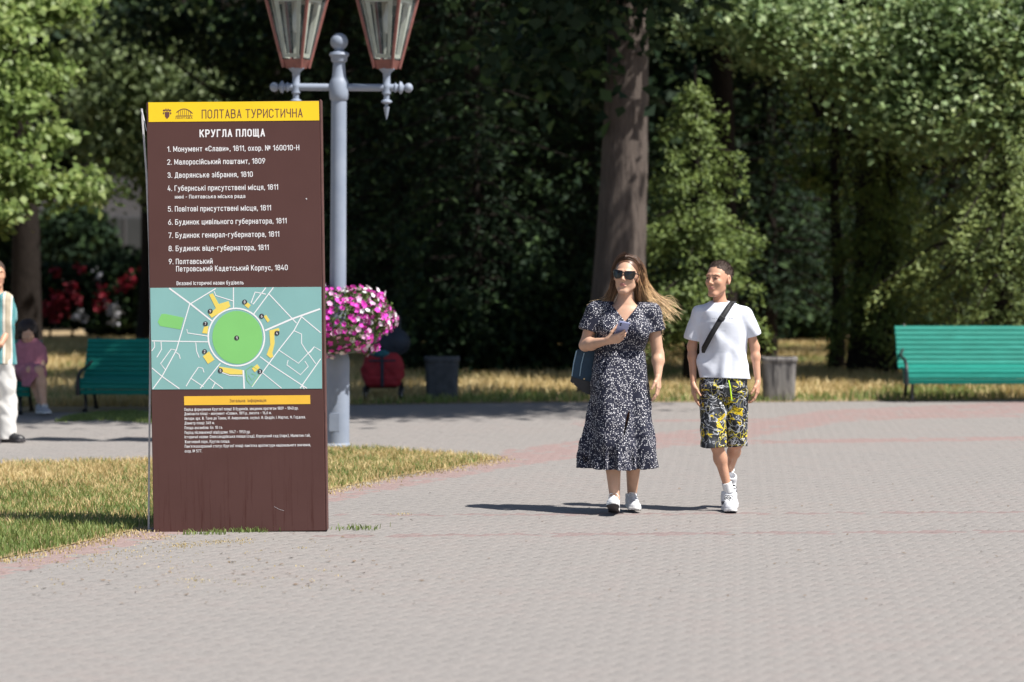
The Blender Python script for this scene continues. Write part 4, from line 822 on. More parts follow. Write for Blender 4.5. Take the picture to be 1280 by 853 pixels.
# 6 the linden canopy, upper right
Y6 = 36.5
broadleaf('linden_tree', 'large linden whose silvery sunlit canopy fills the upper right corner', WX(1085, 39), 39.2, 10.5, .24, [(-.5, 1.0, 7.8, 2.6, 1.6, 1.6), (1.0, -.8, 5.9, 2.6, 1.4, .9), (1.5, -2.6, 4.5, 2.0, 1.1, .85), (.2, -2.4, 4.4, 1.2, 1.0, .6), (2.6, -3.2, 3.7, 1.0, .8, .5), (1.1, -2.8, 3.75, 1.7, .8, .4), (1.0, -2.9, 3.2, 1.1, .7, .35), (-1.6, -2.0, 4.7, 1.1, .9, .5)], M_silver, 170, 640, .105, 2.75, cl_r=.36, up=.9)
broadleaf('shade_tree', 'tall leafy tree added for shade behind the conifers between trunk and linden', WX(905, 42), 42.5, 12.5, .22, [(0, 0, 9.2, 3.6, 3.0, 3.0), (-.2, -1.0, 5.9, 1.6, 1.4, .9)], M_dark, 330, 70, .18, 4.8)  # high crown put in to darken the conifers in the middle
broadleaf('shade_tree', 'tall dark leafy tree added for shade behind the middle conifers', WX(610, 45), 45, 13, .22, [(.5, 0, 9.5, 4.6, 3.0, 3.0), (-2.5, -.5, 7, 3.0, 2.4, 1.6)], M_dark, 360, 60, .2, 5.2)  # another tree added so that its crown shades the middle conifers
# far wood that closes the view
n = 125000; x = rng.uniform(-17, 17, n); y = 60 + rng.random(n) * 7; z = rng.random(n) ** .85 * 13.5
z = np.where((x < -5.3) & (x > -11), z + 3.6, z)
tag(leafobj('far_wood', leafcloud(np.stack([x, y, z], 1), .50, .75, up=.3), M_dark, None, 'stuff'), 'mass of dark foliage of the wood closing the view far behind', 'wood')
n = 9000; x = rng.uniform(-1.6, 1.6, n); y = rng.uniform(38.5, 40.5, n); z = rng.random(n) * (1.3 + .5 * np.sin(x * 3) + .3 * np.sin(x * 7.3)) 
tag(leafobj('undergrowth', leafcloud(np.stack([x, y, z], 1), .13, .7, up=.3), M_dark, None, 'stuff'), 'dark low undergrowth left of the thick trunk behind the shaded litter bin', 'undergrowth')
n = 26000; x = rng.uniform(-5.2, 16, n); y = 51 + rng.random(n) * 4; z = rng.random(n) ** 1.1 * 3.0 
tag(leafobj('undergrowth', leafcloud(np.stack([x, y, z], 1), .26, .7, up=.3), M_dark, None, 'stuff'), 'dark undergrowth under the trees at the back of the lawn', 'undergrowth')

# ------------------------------------------------------------------ far left: clipped hedge with red flowers, round shrub, pale building
def bush(name, label, cat, X, Y, r_, n, leaf, m, group=None, zc=None, flat=0):
    root = thing(name, (X, Y, 0), label, cat, group)
    u = rng.normal(size=(n, 3)); u /= np.linalg.norm(u, axis=1)[:, None]; q = u * (rng.random((n, 1)) ** .35) * np.array(r_); q[:, 2] += zc if zc is not None else r_[2]
    q[:, 2] = np.abs(q[:, 2]) ; leafobj('foliage', leafcloud(q, leaf, .6), m, root)
    mb = MB()
    for i in range(5): mb.tube(limb_pts((rng.normal(0, .05), rng.normal(0, .05), 0), (rng.normal(0, r_[0] * .4), rng.normal(0, r_[1] * .4), r_[2] * 1.2)), [.03, .025, .02, .015, .01, .006], 5)
    mb.build('stems', M_bark2, root, True); return root
Yh = 56.0
bush('tall_shrub', 'loose dark shrub half hiding the pale building above the red flowers', 'shrub', WX(92, 60), 60, (1.0, .8, .85), 2600, .2, M_dark, zc=1.9)
bush('round_shrub', 'dark round clipped shrub in front of the pale building at left', 'shrub', WX(155, Yh), Yh, (.95, .9, 1.05), 5200, .16, M_dark, zc=.75)
hed = thing('flower_hedge', (WX(110, 54), 54, 0), 'dark hedge dotted with red flowers beyond the left bench', 'hedge')
q = np.stack([rng.uniform(-2.2, 1.6, 9000), rng.uniform(-.5, .5, 9000), rng.uniform(.25, 1.45, 9000)], 1); leafobj('foliage', leafcloud(q, .15, .6), M_dark, hed)
mb = MB()
for i in range(9): mb.tube([(-2 + i * .42, 0, 0), (-2 + i * .42 + .1, 0, .6), (-2 + i * .42, 0, 1.2)], [.03, .02, .01], 5)
mb.build('stems', M_bark2, hed)
M_rfl = leafmat('red_petals', [(0, (.17, .004, .012)), (1, (.28, .010, .03))], .6, .2); M_wfl = leafmat('white_flower_petals', [(0, (.32, .32, .36)), (1, (.5, .5, .54))], .6, .2)
cl = []
for px, py, s_, k_ in [(62, 385, .10, 60), (75, 378, .11, 70), (70, 392, .09, 50), (88, 360, .07, 30), (90, 372, .09, 40), (128, 375, .07, 34), (125, 385, .06, 20), (130, 362, .05, 14), (155, 355, .08, 34), (163, 352, .06, 26), (180, 338, .07, 24), (72, 340, .05, 12), (100, 335, .05, 12)]:
    w = P(px, py, 53.2); cl.append(np.array(w) - np.array(hed.location) + rng.normal(0, s_, (k_, 3)))
leafobj('red_flowers', leafcloud(np.concatenate(cl), .10, .9), M_rfl, hed, 'stuff'); cl = []
for px, py, s_, k_ in [(101, 398, .07, 34), (143, 392, .08, 50), (136, 385, .05, 16), (122, 343, .05, 14)]:
    w = P(px, py, 53.1); cl.append(np.array(w) - np.array(hed.location) + rng.normal(0, s_, (k_, 3)))
leafobj('white_flowers', leafcloud(np.concatenate(cl), .09, .9), M_wfl, hed, 'stuff')
M_wall = mat('shaded_render', (0.10, 0.10, 0.11), .9, .15, 2, .1); M_win = mat('dark_window', (.05, .055, .06), .6, .1, 2, 0); M_wroof = mat('grey_roof', (.16, .15, .15), .8, .2, 3, .1)  # pale wall given a dim grey that stands in for shade
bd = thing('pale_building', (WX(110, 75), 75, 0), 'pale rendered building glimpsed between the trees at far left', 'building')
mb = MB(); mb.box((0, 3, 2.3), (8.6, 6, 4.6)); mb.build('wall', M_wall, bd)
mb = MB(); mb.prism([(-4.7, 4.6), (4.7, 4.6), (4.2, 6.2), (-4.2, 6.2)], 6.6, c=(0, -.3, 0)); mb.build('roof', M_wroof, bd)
for i in range(4):
    mb = MB(); mb.box((-3.1 + i * 2.05, -.02, 1.9), (.95, .06, 1.3)); w_ = mb.build('window', M_win, bd)
    mb = MB(); mb.box((-3.1 + i * 2.05, -.05, 1.21), (1.1, .12, .07)); mb.box((-3.1 + i * 2.05, -.055, 1.9), (.05, .03, 1.3)); mb.build('frame', M_wall, w_)

# ------------------------------------------------------------------ benches
M_slat = bpy.data.materials.new('green_bench_paint'); nt, b = nodes(M_slat)
n1 = noise(nt, texco(nt, (1, 9, 9)), 4, 6, .65); r = ramp(nt, [(0.3, (0.0, 0.155, 0.118)), (0.6, (0.004, 0.21, 0.162)), (0.78, (0.03, 0.29, 0.24))]); nt.links.new(n1, r.inputs[0])
sc_ = ramp(nt, [(0.66, (0, 0, 0)), (0.72, (1, 1, 1))]); nt.links.new(noise(nt, texco(nt, (1.5, 12, 12)), 9, 6, .7), sc_.inputs[0])
nt.links.new(mix(nt, sc_.outputs[0], r.outputs[0], (.22, .40, .36)), b.inputs['Base Color']); b.inputs['Roughness'].default_value = .62; b.inputs['Specular IOR Level'].default_value = .3; bump(nt, b, n1, .15, .002)
M_iron = mat('black_cast_iron', (0.018, 0.018, 0.02), .35, .3, 20, .3)
def bench(X, Y, L, label, rz=0.0):
    """seat faces -y; X,Y is the left front foot"""
    root = thing('park_bench', (X, Y, 0), label, 'bench', 'green slatted park benches', rz)
    prof = []
    # side profile (y, z): seat then backrest leaning back
    # side profile (y, z): front lip, dished seat, then the leaning back, as evenly spaced slats
    cv = [(-.055, .205), (-.065, .27), (-.045, .335), (.01, .372), (.09, .385), (.20, .372), (.31, .365), (.40, .385), (.455, .44), (.50, .52), (.55, .61), (.60, .70), (.655, .79), (.685, .84)]
    cum = [0]
    for a, b_ in zip(cv, cv[1:]): cum.append(cum[-1] + math.dist(a, b_))
    n = 18
    for i in range(n):
        t = cum[-1] * (i + .5) / n; y_ = np.interp(t, cum, [q[0] for q in cv]); z_ = np.interp(t, cum, [q[1] for q in cv])
        e = .02; ang = math.atan2(np.interp(t + e, cum, [q[1] for q in cv]) - np.interp(t - e, cum, [q[1] for q in cv]), np.interp(t + e, cum, [q[0] for q in cv]) - np.interp(t - e, cum, [q[0] for q in cv]))
        mb = MB(); mb.box((L / 2, y_, z_), (L + .10 + rng.normal(0, .002), cum[-1] / n - .007, .024), .005, Matrix.Rotation(ang, 3, 'X')); mb.build('slat', M_slat, root)
    for sx in (.06, L - .06):
        mb = MB()
        mb.tube([(sx, .49, .44), (sx, .57, .60), (sx, .71, .855)], .018, 8)
        mb.tube([(sx, -.03, .21), (sx, -.03, .30), (sx, .04, .345), (sx, .2, .34), (sx, .38, .34), (sx, .49, .44)], .018, 8)
        mb.build('side_frame', M_iron, root, True)
        mb = MB(); mb.tube([(sx, -.06, .015), (sx, -.02, .03), (sx, .0, .10), (sx, -.03, .18), (sx, -.02, .27), (sx, .04, .34)], [.034, .02, .018, .02, .026, .02], 8); mb.build('leg', M_iron, root, True)
        mb = MB(); mb.tube([(sx, .60, .015), (sx, .58, .04), (sx, .50, .16), (sx, .44, .26), (sx, .42, .35)], [.034, .02, .018, .02, .022], 8); mb.build('leg', M_iron, root, True)
        mb = MB(); mb.tube([(sx - .075, -.08, .20), (sx - .075, -.09, .32), (sx - .075, -.05, .42), (sx - .075, .06, .475), (sx - .075, .25, .49), (sx - .075, .42, .52), (sx - .03, .54, .58)], [.03, .022, .02, .02, .018, .018, .016], 8); mb.build('armrest', M_iron, root, True)
    return root
g = G(1127, 503); bench(g[0] + .06, g[1] + .02, 2.0, 'sunlit turquoise green slatted bench with black iron legs at right')
g = G(101, 515); bench(g[0], g[1], 1.6, 'dark green slatted bench in the shade just left of the sign', math.radians(-3)).scale = (.93, .93, .9)
g = G(-80, 518); BX, BY = g[0], g[1]; bench(BX, BY, 1.0, 'green bench at the left edge with the woman in pink sitting on it', math.radians(-2)).scale = (.95, .93, .9)

# ------------------------------------------------------------------ litter bins
def bin_(X, Y, label, c):
    root = thing('litter_bin', (X, Y, 0), label, 'litter bin', 'ribbed concrete litter bins')
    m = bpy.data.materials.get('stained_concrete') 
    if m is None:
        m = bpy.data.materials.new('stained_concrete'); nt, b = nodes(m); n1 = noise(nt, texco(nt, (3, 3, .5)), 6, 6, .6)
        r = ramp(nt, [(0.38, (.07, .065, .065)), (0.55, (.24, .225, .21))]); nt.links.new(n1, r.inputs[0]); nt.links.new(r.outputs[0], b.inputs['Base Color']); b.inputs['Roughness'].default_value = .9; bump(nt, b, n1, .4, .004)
    if c: m = mat('dark_concrete', (.06, .068, .08), .9, .3, 10, .3)  # second bin gets a darker, bluer concrete colour
    n = 48; zs = [0, .03, .42, .44, .445, .49, .50, .50, .30, .02]; rs = [.165, .172, .186, .188, .196, .198, .190, .170, .165, .15]
    V = []; F = []
    for k_, (z_, r_) in enumerate(zip(zs, rs)):
        for j in range(n):
            t = 6.2832 * j / n; rr_ = r_ * (1 - (.045 if (j % 4 < 1 and 1 <= k_ <= 2) else 0)); ce = abs(math.cos(t)) ** 6 + abs(math.sin(t)) ** 6; sq = 1 / (ce ** (1 / 6)); V.append((rr_ * sq * math.cos(t) * 1.03, rr_ * sq * math.sin(t), z_))
    F = [(i * n + j, i * n + (j + 1) % n, (i + 1) * n + (j + 1) % n, (i + 1) * n + j) for i in range(7) for j in range(n)]
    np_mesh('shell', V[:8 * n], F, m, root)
    F2 = [(i * n + j, i * n + (j + 1) % n, (i + 1) * n + (j + 1) % n, (i + 1) * n + j) for i in range(2) for j in range(n)]
    np_mesh('liner', V[7 * n:], F2, M_iron, root)
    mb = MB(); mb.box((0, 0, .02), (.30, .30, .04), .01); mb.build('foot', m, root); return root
g = G(975.5, 502); bin_(g[0], g[1] + .2, 'pale stained concrete litter bin in the sun behind the boy', 0)
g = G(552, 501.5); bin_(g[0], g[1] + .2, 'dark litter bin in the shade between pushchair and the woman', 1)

# ------------------------------------------------------------------ pushchair
M_rf = mat('red_fabric', (0.24, 0.010, 0.02), .8, .25, 12, .3, .01); M_nf = mat('navy_fabric', (.012, .022, .04), .8, .3, 12, .3, .01); M_tyre = mat('black_rubber', (.012, .012, .013), .8, .2, 20, .1); M_cy = mat('turquoise_fabric', (.01, .10, .14), .8, .2, 20, .1)
g = G(478, 503); pc_ = thing('pushchair', (g[0], g[1], 0), 'red pushchair with dark navy hood parked in the shade behind the flowers', 'pushchair')
def lobe(name, c, r_, m, sq=1.0):
    V_ = Vol((c[0] - r_[0] - .05, c[1] - r_[1] - .05, c[2] - r_[2] - .05), (c[0] + r_[0] + .05, c[1] + r_[1] + .05, c[2] + r_[2] + .05), .012)
    V_.ell(c, r_, 0); V_.wrinkle(.006, 5, 3); return V_.build(name, m, pc_)
v = Vol((-.30, -.12, .12), (.30, .28, .62), .010)
v.loft([.17, .20, .28, .40, .50, .55], [0] * 6, [.06] * 6, [.15, .20, .225, .225, .205, .17], [.07, .10, .115, .11, .095, .07], 0, pw=3.2)
v.cap((0, -.07, .15), (0, -.06, .60), .022, k=.03, sub=True); v.cap((-.2, -.05, .30), (.2, -.05, .30), .010, k=.02, sub=True); v.wrinkle(.008, 5, 3); fb = v.build('fabric_back', M_rf, pc_)
mb = MB(); mb.box((0, -.045, .36), (.035, .012, .36), .004); mb.box((0, -.05, .47), (.30, .010, .02), .003); mb.build('strap', M_nf, fb)
mb = MB(); mb.box((0, .25, .20), (.36, .34, .10), .03); mb.build('basket', M_nf, pc_)
lobe('hood', (.01, .20, .67), (.30, .27, .19), M_nf); lobe('blanket', (-.03, .02, .56), (.12, .08, .07), M_cy); lobe('seat', (0, .25, .42), (.2, .2, .2), M_nf)
for sx in (-.2, .2):
    for sy, wr in ((.0, .085), (.5, .1)):
        mb = MB(); mb.lathe([(wr - .03, -.02), (wr, -.018), (wr + .004, 0), (wr, .018), (wr - .03, .02)], c=(sx, sy, wr + .002), n=20, R=Ry); w_ = mb.build('wheel', M_tyre, pc_, True)
        mb = MB(); mb.lathe([(.03, -.024), (.04, 0), (.03, .024)], c=(sx, sy, wr + .002), n=12, R=Ry); mb.build('hub', M_edge, w_)
    mb = MB(); mb.tube([(sx, 0, .09), (sx * .9, .25, .40), (sx * .9, .5, .1)], .012, 6); mb.tube([(sx * .9, .12, .25), (sx * .9, .4, .7), (sx * .9, .62, .95)], .012, 6); mb.build('frame_tube', M_iron, pc_)
mb = MB(); mb.tube([(-.18, .62, .95), (0, .66, .97), (.18, .62, .95)], .014, 6); mb.build('handle', M_iron, pc_)

# ------------------------------------------------------------------ people
def skin_mat(name, c, warm):
    m = bpy.data.materials.new(name); nt, b = nodes(m); n1 = noise(nt, texco(nt), 18, 5, .6); n2 = noise(nt, texco(nt), 160, 3)
    r = ramp(nt, [(0.35, tuple(q * .88 for q in c)), (0.65, c)]); nt.links.new(n1, r.inputs[0]); nt.links.new(r.outputs[0], b.inputs['Base Color'])
    b.inputs['Roughness'].default_value = .48; b.inputs['Specular IOR Level'].default_value = .4
    b.inputs['Subsurface Weight'].default_value = .12; b.inputs['Subsurface Radius'].default_value = (.012, .005, .003); b.inputs['Subsurface Scale'].default_value = 1.0
    bump(nt, b, n2, .12, .0008); return m
M_skin = skin_mat('fair_skin', (0.61, 0.37, 0.255), 1); M_skin2 = skin_mat('tanned_skin', (0.56, 0.305, 0.20), 1)
M_lip = mat('lips', (0.47, 0.20, 0.165), .4, .1, 40, 0); M_eyew = mat('eye_white', (.7, .68, .66), .3, .05, 20, 0); M_iris = mat('dark_iris', (.035, .02, .012), .2, .1, 50, 0)
M_brow = mat('brow_hair', (.06, .035, .022), .8, .3, 60, .2)
M_ws = mat('white_shoe_leather', (.66, .67, .70), .5, .04, 20, .1); M_sole = mat('white_rubber_sole', (.72, .72, .71), .6, .08, 20, .1); M_dsole = mat('dark_outsole', (.045, .04, .045), .7, .2, 30, .3)
M_lace_w = mat('white_lace', (.8, .8, .8), .8, .05, 30, 0); M_blk = mat('black_webbing', (.014, .014, .016), .7, .3, 80, .2); M_sock = mat('white_sock', (.78, .78, .78), .9, .05, 60, .3)

def hand(v, w, d, n, t, s=1.0, curls=(20, 25, 30, 35), spread=1.0, thumb=(0.02, .0)):
    """w wrist, d towards fingers, n the way the palm faces, t thumb side"""
    w = np.array(w, float); d = np.array(d, float); d /= np.linalg.norm(d); n = np.array(n, float); n -= d * (n @ d); n /= np.linalg.norm(n)
    t_ = np.array(t, float); t_ -= d * (t_ @ d); t_ -= n * (t_ @ n); t_ /= np.linalg.norm(t_)
    lat = np.array([.030, .010, -.010, -.028]) * s * (.75 + .25 * spread); kd = np.array([.086, .090, .086, .078]) * s
    seg = np.array([(.042, .025, .021), (.046, .029, .022), (.042, .027, .021), (.033, .021, .019)]) * s; rad = np.array([.0088, .0090, .0086, .0078]) * s
    for i in range(4):
        v.cap(w + t_ * lat[i] * .45 + d * .008 * s, w + d * kd[i] * .92 + t_ * lat[i] * .93, .0155 * s, .0118 * s, k=.010 * s, sq=1)
        p = w + d * kd[i] + t_ * lat[i]; a_ = 0; dirn = d
        for j in range(3):
            a_ += math.radians(curls[i]) * (.8, 1.1, .8)[j]; dd = d * math.cos(a_) + n * math.sin(a_) + t_ * (lat[i] / s * 3.2 * (spread - 1) * .6); dd /= np.linalg.norm(dd)
            q = p + dd * seg[i][j]; v.cap(p, q, rad[i] * (1 - .06 * j), rad[i] * (.94 - .06 * j), k=.0035 if j else .006); p = q
    b0 = w + d * .020 * s + t_ * .014 * s; b1 = w + d * .050 * s + t_ * (.040 + thumb[0] * .5) * s + n * (.012 + thumb[1]) * s
    b2 = w + d * .078 * s + t_ * (.046 + thumb[0]) * s + n * (.022 + thumb[1] * 1.6) * s; b3 = b2 + (b2 - b1) * .72 + n * .004 * s
    v.cap(b0, b1, .0165 * s, .0115 * s, k=.012); v.cap(b1, b2, .0110 * s, .0095 * s, k=.004); v.cap(b2, b3, .0094 * s, .0078 * s, k=.003)
def head(v, c, R, s=1.0, child=False, female=False):
    c = np.array(c, float); L = lambda x, y, z: c + R @ (np.array([x, y, z]) * s)
    E = lambda p, r_, k=.01, sub=False: v.ell(L(*p), [q * s for q in r_], k * s, R, sub)
    C = lambda a, b_, r0, r1=None, k=.008, sub=False: v.cap(L(*a), L(*b_), r0 * s, (r1 or r0) * s, k * s, sub)
    E((0, .018, .038), (.074, .092, .082), .0)
    E((0, -.028, -.012), (.061, .066, .082), .03)
    E((0, -.030, -.055), (.039 if child else .047 if female else .050, .056, .052), .03)          # jaw
    C((-.014, -.072, -.100), (.014, -.072, -.100), .017, k=.022)                 # chin
    jw = .038 if child else .047; C((-jw, .0, -.058), (-.018, -.055, -.094), .016, .013, .02); C((jw, .0, -.058), (.018, -.055, -.094), .016, .013, .02)
    for sx in (-1, 1):
        E((sx * .036, -.066, -.022), (.020, .018, .019), .018)                   # cheek
        C((sx * .012, -.085, .026), (sx * .046, -.072, .024), .0085, .007, .012)  # brow ridge
        E((sx * .031, -.094, .004), (.0165, .013, .0105), .008, True)            # socket
        E((sx * .031, -.0765, .003), (.0125, .0118, .0118), .002)                  # eyeball
        C((sx * .019, -.0865, .0095), (sx * .043, -.080, .0095), .0034, .003, .003)  # upper lid
        C((sx * .019, -.0850, -.0045), (sx * .042, -.080, -.0045), .003, .0026, .003)
        E((sx * .0735, .010, .0), (.009, .019, .031), .006); E((sx * .0805, .004, .004), (.005, .010, .015), .003, True); E((sx * .0735, .006, -.024), (.007, .009, .010), .005)
        E((sx * .0105, -.098, -.031), (.0075, .009, .0065), .005)               # nostril wing
    C((0, -.086, .014), (0, -.104, -.020), .0065, .0085, .010); E((0, -.107, -.026), (.0098, .0105, .009), .006)
    for sx in (-1, 1): E((sx * .0055, -.107, -.035), (.0032, .004, .003), .002, True)
    C((-.020, -.0835, -.058), (.0, -.0945, -.0545), .0042, .0052, .006); C((.020, -.0835, -.058), (.0, -.0945, -.0545), .0042, .0052, .006)
    C((-.016, -.083, -.066), (.016, -.083, -.066), .0062, k=.006); C((-.013, -.087, -.0655), (.013, -.087, -.0655), .0058, k=.004)
    C((-.021, -.088, -.0600), (.021, -.088, -.0600), .0016, k=.003, sub=True) ; C((-.014, -.0985, -.0605), (.014, -.0985, -.0605), .0022, k=.003, sub=True)
    return L
def lip_test(c, R, s):
    def f(P_):
        q = (P_ - np.array(c)) @ R / s
        return (np.abs(q[:, 0]) < .021 - .9 * np.abs(q[:, 2] + .060)) & (q[:, 1] < -.079) & (np.abs(q[:, 2] + .0605) < .0105)
    return f
def body(v, J, s=1.0, heavy=1.0, female=False):
    n = {k_: np.array(q, float) for k_, q in J.items() if k_ not in ('R',)}
    sl, sr, pl, pr_ = n['sl'], n['sr'], n['hl'], n['hr']; ch = (sl + sr) / 2; pe = (pl + pr_) / 2
    v.cap(n['neck'] + [0, .012, -.03], n['head'] + [0, .022, -.03], .054 * s * (.92 if female else 1), .049 * s, k=.02)
    v.cap(n['neck'] + [0, .015, -.02], ch + [0, .01, -.06], .055 * s, .085 * s, k=.04)
    v.cap(sl + [0, 0, -.006], sr + [0, 0, -.006], .047 * s, k=.05)
    v.ell(ch + [0, .0, -.13 * s], (.138 * s * heavy, .080 * s, .17 * s), .03); v.ell(ch * .45 + pe * .55 + [0, .01, .03], (.112 * s * heavy, .068 * s, .16 * s), .03); v.ell(pe + [0, .01, .04], (.135 * s * heavy, .080 * s, .12 * s), .03)
    for q in 'lr':
        v.cap(n['s' + q], n['e' + q], .047 * s * heavy, .037 * s, k=.03); m = n['e' + q] * .72 + n['w' + q] * .28
        v.cap(n['e' + q], m, .037 * s, .0385 * s * heavy, k=.02); v.cap(m, n['w' + q], .0375 * s * heavy, .0235 * s, k=.02)
        v.cap(n['h' + q], n['k' + q], .070 * s * heavy, .050 * s, k=.03); m = n['k' + q] * .66 + n['a' + q] * .34 + [0, .018, 0]
        v.cap(n['k' + q], m, .050 * s, .054 * s * heavy, k=.03); v.cap(m, n['a' + q], .052 * s * heavy, .033 * s, k=.03)
def zaxis(z0, z1, hlo, zh, hhi):
    return np.concatenate([np.arange(z0, zh, hlo), np.arange(zh, z1, hhi)])
def shoe(root, ankle_heel, yaw, pitch, s, mu, ms, mo, ml, high=False, roll=0, lace_dark=False):
    """local frame: heel at origin on the ground, toe along -y"""
    R = rot(yaw, pitch, roll); T = np.array(ankle_heel, float); xf = (R * s, T)
    v = Vol((-.06, -.27, -.01), (.06, .07, .20 if high else .14), .0032)
    v.cap((0, .0, .045), (0, -.10, .05), .036, .035, k=0); v.cap((0, -.10, .045), (.004, -.175, .032), .036, .036, k=.03); v.cap((-.01, -.17, .028), (.012, -.195, .026), .030, .027, k=.03); v.cap((0, .0, .045), (0, .005, .085), .035, .036, k=.02)
    v.cap((0, -.06, .06), (0, -.02, .10), .034, .036, k=.03)
    if high: v.cap((0, .0, .08), (0, -.012, .125), .041, .043, k=.02)
    sl, X, Y, Z = v.sub((-.1, -.3, -.1), (.1, .1, .012)); v.F[sl] = np.maximum(v.F[sl], .012 - Z)
    ct = .140 if high else .100; sl, X, Y, Z = v.sub((-.1, -.3, ct - .06), (.1, .1, .3)); v.F[sl] = np.maximum(v.F[sl], (Z - ct - (-Y) * .12))
    v.cap((0, -.005, ct - .01), (0, -.02, ct + .05), .030, .034, k=.004, sub=True)
    up = v.build('shoe', [mu, mo], root, mifn=(lambda P_: ((np.abs(P_[:, 0]) > .024) & (P_[:, 1] < -.02) & (P_[:, 1] > -.11) & (np.abs(P_[:, 2] - .055 + P_[:, 1] * .1) < .012)).astype(int)) if lace_dark else None, xf=xf)
    v = Vol((-.06, -.27, -.012), (.06, .07, .05), .003)
    sl, X, Y, Z = v.sub((-1, -1, -1), (1, 1, 1)); 
    def seg(ax_, ay, bx, by, r0, r1):
        dx, dy = bx - ax_, by - ay; t = np.clip(((X - ax_) * dx + (Y - ay) * dy) / (dx * dx + dy * dy), 0, 1); return np.sqrt((X - ax_ - t * dx) ** 2 + (Y - ay - t * dy) ** 2) - (r0 + (r1 - r0) * t)
    d2 = np.minimum(seg(0, .003, 0, -.09, .040, .036), seg(0, -.09, .003, -.178, .036, .044)) + 0 * Z; d2 = np.minimum(d2, seg(-.004, -.178, .008, -.195, .042, .036))
    tz = .004 + np.clip(-(Y + .17), 0, 1) * .16; d = np.maximum(d2, np.maximum(Z - .026 - tz * .6, tz - Z - .002)); v.F[sl] = d
    v.build('sole', [ms, mo], up, mifn=lambda P_: (P_[:, 2] < .009 + np.clip(-(P_[:, 1] + .17), 0, 1) * .16).astype(int), xf=xf)
    mb = MB()
    for i in range(5):
        y_ = -.075 - i * .018; z_ = .110 - i * .0088; mb.tube([tuple(R @ (np.array(q) * s) + T) for q in [(-.024, y_ + .005, z_ - .014), (0, y_, z_ + .002), (.024, y_ + .005, z_ - .014)]], .003 * s, 5)
    for sx in (-1, 1): mb.tube([tuple(R @ (np.array(q) * s) + T) for q in [(0, -.078, .114), (sx * .022, -.086, .118), (sx * .034, -.092, .100), (sx * .026, -.088, .085)]], .0026 * s, 5)
    mb.build('laces', ml, up); return up

# ---------------------------------------------------------------- woman
gw = G(778, 640.3); KW = FPX / gw[1]
woman = thing('person', (gw[0], gw[1], 0), 'woman with long windblown hair and sunglasses in a navy speckled dress walking', 'person')
W = lambda px, py, y=0.0: np.array([(px - 778) / KW, y, (640.3 - py) / KW - y * 0.0925 * 0])
RH = rot(-14, -4, 5); hc = W(782.5, 344.6, -.03); hs = 1.03
Jw = dict(head=hc, neck=W(781, 377, .0), sl=W(744.5, 389, .0), sr=W(814, 391, .0), el=W(731, 431, -.02), er=W(822.5, 443, .02), wl=W(756, 425, -.19), wr=W(822, 469, -.04),
          hl=W(763, 480, .0), hr=W(793, 480, 0), kl=W(763.5, 549, -.13), kr=W(793, 549, -.02), al=W(767.5, 620, -.15), ar=W(791, 616, .10))
v = Vol(W(712, 640)[:1].tolist() + [-.36, -.01], [W(845, 640)[0], .24, 1.72], (.0032, .0036, .0034))
body(v, Jw, 1.0, 1.04, True); 
v.cap(W(762, 410, -.07), W(765, 412, -.08), .062, .062, k=.04); v.cap(W(795, 410, -.07), W(798, 412, -.08), .062, .062, k=.04)
head(v, hc, RH, hs, female=True)
hand(v, Jw['wl'] + [0.004, -.002, .002], (.95, -.22, .22), (0.0, .80, .60), (-.25, -.35, .9), .96, (30, 36, 42, 48), 1.15, (0.012, .012))
hand(v, Jw['wr'] + [0, 0, -.002], (.03, -.22, -1), (-.9, .35, 0), (-.35, -.9, 0.1), .94, (16, 20, 24, 28), 1.1, (.004, .0))
lt = lip_test(hc, RH, hs)
wb = v.build('body', [M_skin, M_lip], woman, mifn=lambda P_: lt(P_).astype(int))
# dress
M_dress = bpy.data.materials.new('navy_speckled_fabric'); nt, b = nodes(M_dress)
vo = nt.nodes.new('ShaderNodeTexVoronoi'); vo.inputs['Scale'].default_value = 98; vo.inputs['Randomness'].default_value = .6; nt.links.new(texco(nt), vo.inputs['Vector'])
sz_ = nt.nodes.new('ShaderNodeSeparateColor'); nt.links.new(vo.outputs['Color'], sz_.inputs[0])
thr = nt.nodes.new('ShaderNodeMath'); thr.operation = 'MULTIPLY_ADD'; thr.inputs[1].default_value = .10; thr.inputs[2].default_value = .225; nt.links.new(sz_.outputs[0], thr.inputs[0])
lt_ = nt.nodes.new('ShaderNodeMath'); lt_.operation = 'LESS_THAN'; nt.links.new(vo.outputs['Distance'], lt_.inputs[0]); nt.links.new(thr.outputs[0], lt_.inputs[1])
nt.links.new(mix(nt, lt_.outputs[0], (.006, .008, .026), (.80, .79, .82)), b.inputs['Base Color']); b.inputs['Roughness'].default_value = .75
bump(nt, b, noise(nt, texco(nt), 22, 5), .35, .006)
def wz(py): return (640.3 - py) / KW
rows = [(584, 774, 46, 46), (570, 774, 45, 44), (556, 775, 44, 42), (545, 775.5, 43, 39), (520, 775.5, 38.5, 33), (495, 776, 37, 29), (470, 775.5, 34.5, 27), (450, 775, 32, 24), (438, 775, 30.5, 22), (425, 776, 32, 22.5), (405, 777.5, 34, 23), (392, 779, 36, 21), (383, 779.5, 31, 17)]
zs = [wz(r_[0]) for r_ in rows]; cx_ = [(r_[1] - 778) / KW for r_ in rows]; a_ = [r_[2] / KW for r_ in rows]; b_ = [r_[3] / KW * .86 for r_ in rows]
cy_ = [-.045, -.043, -.04, -.035, -.02, -.005, 0, 0, 0, 0, 0, .0, .0]
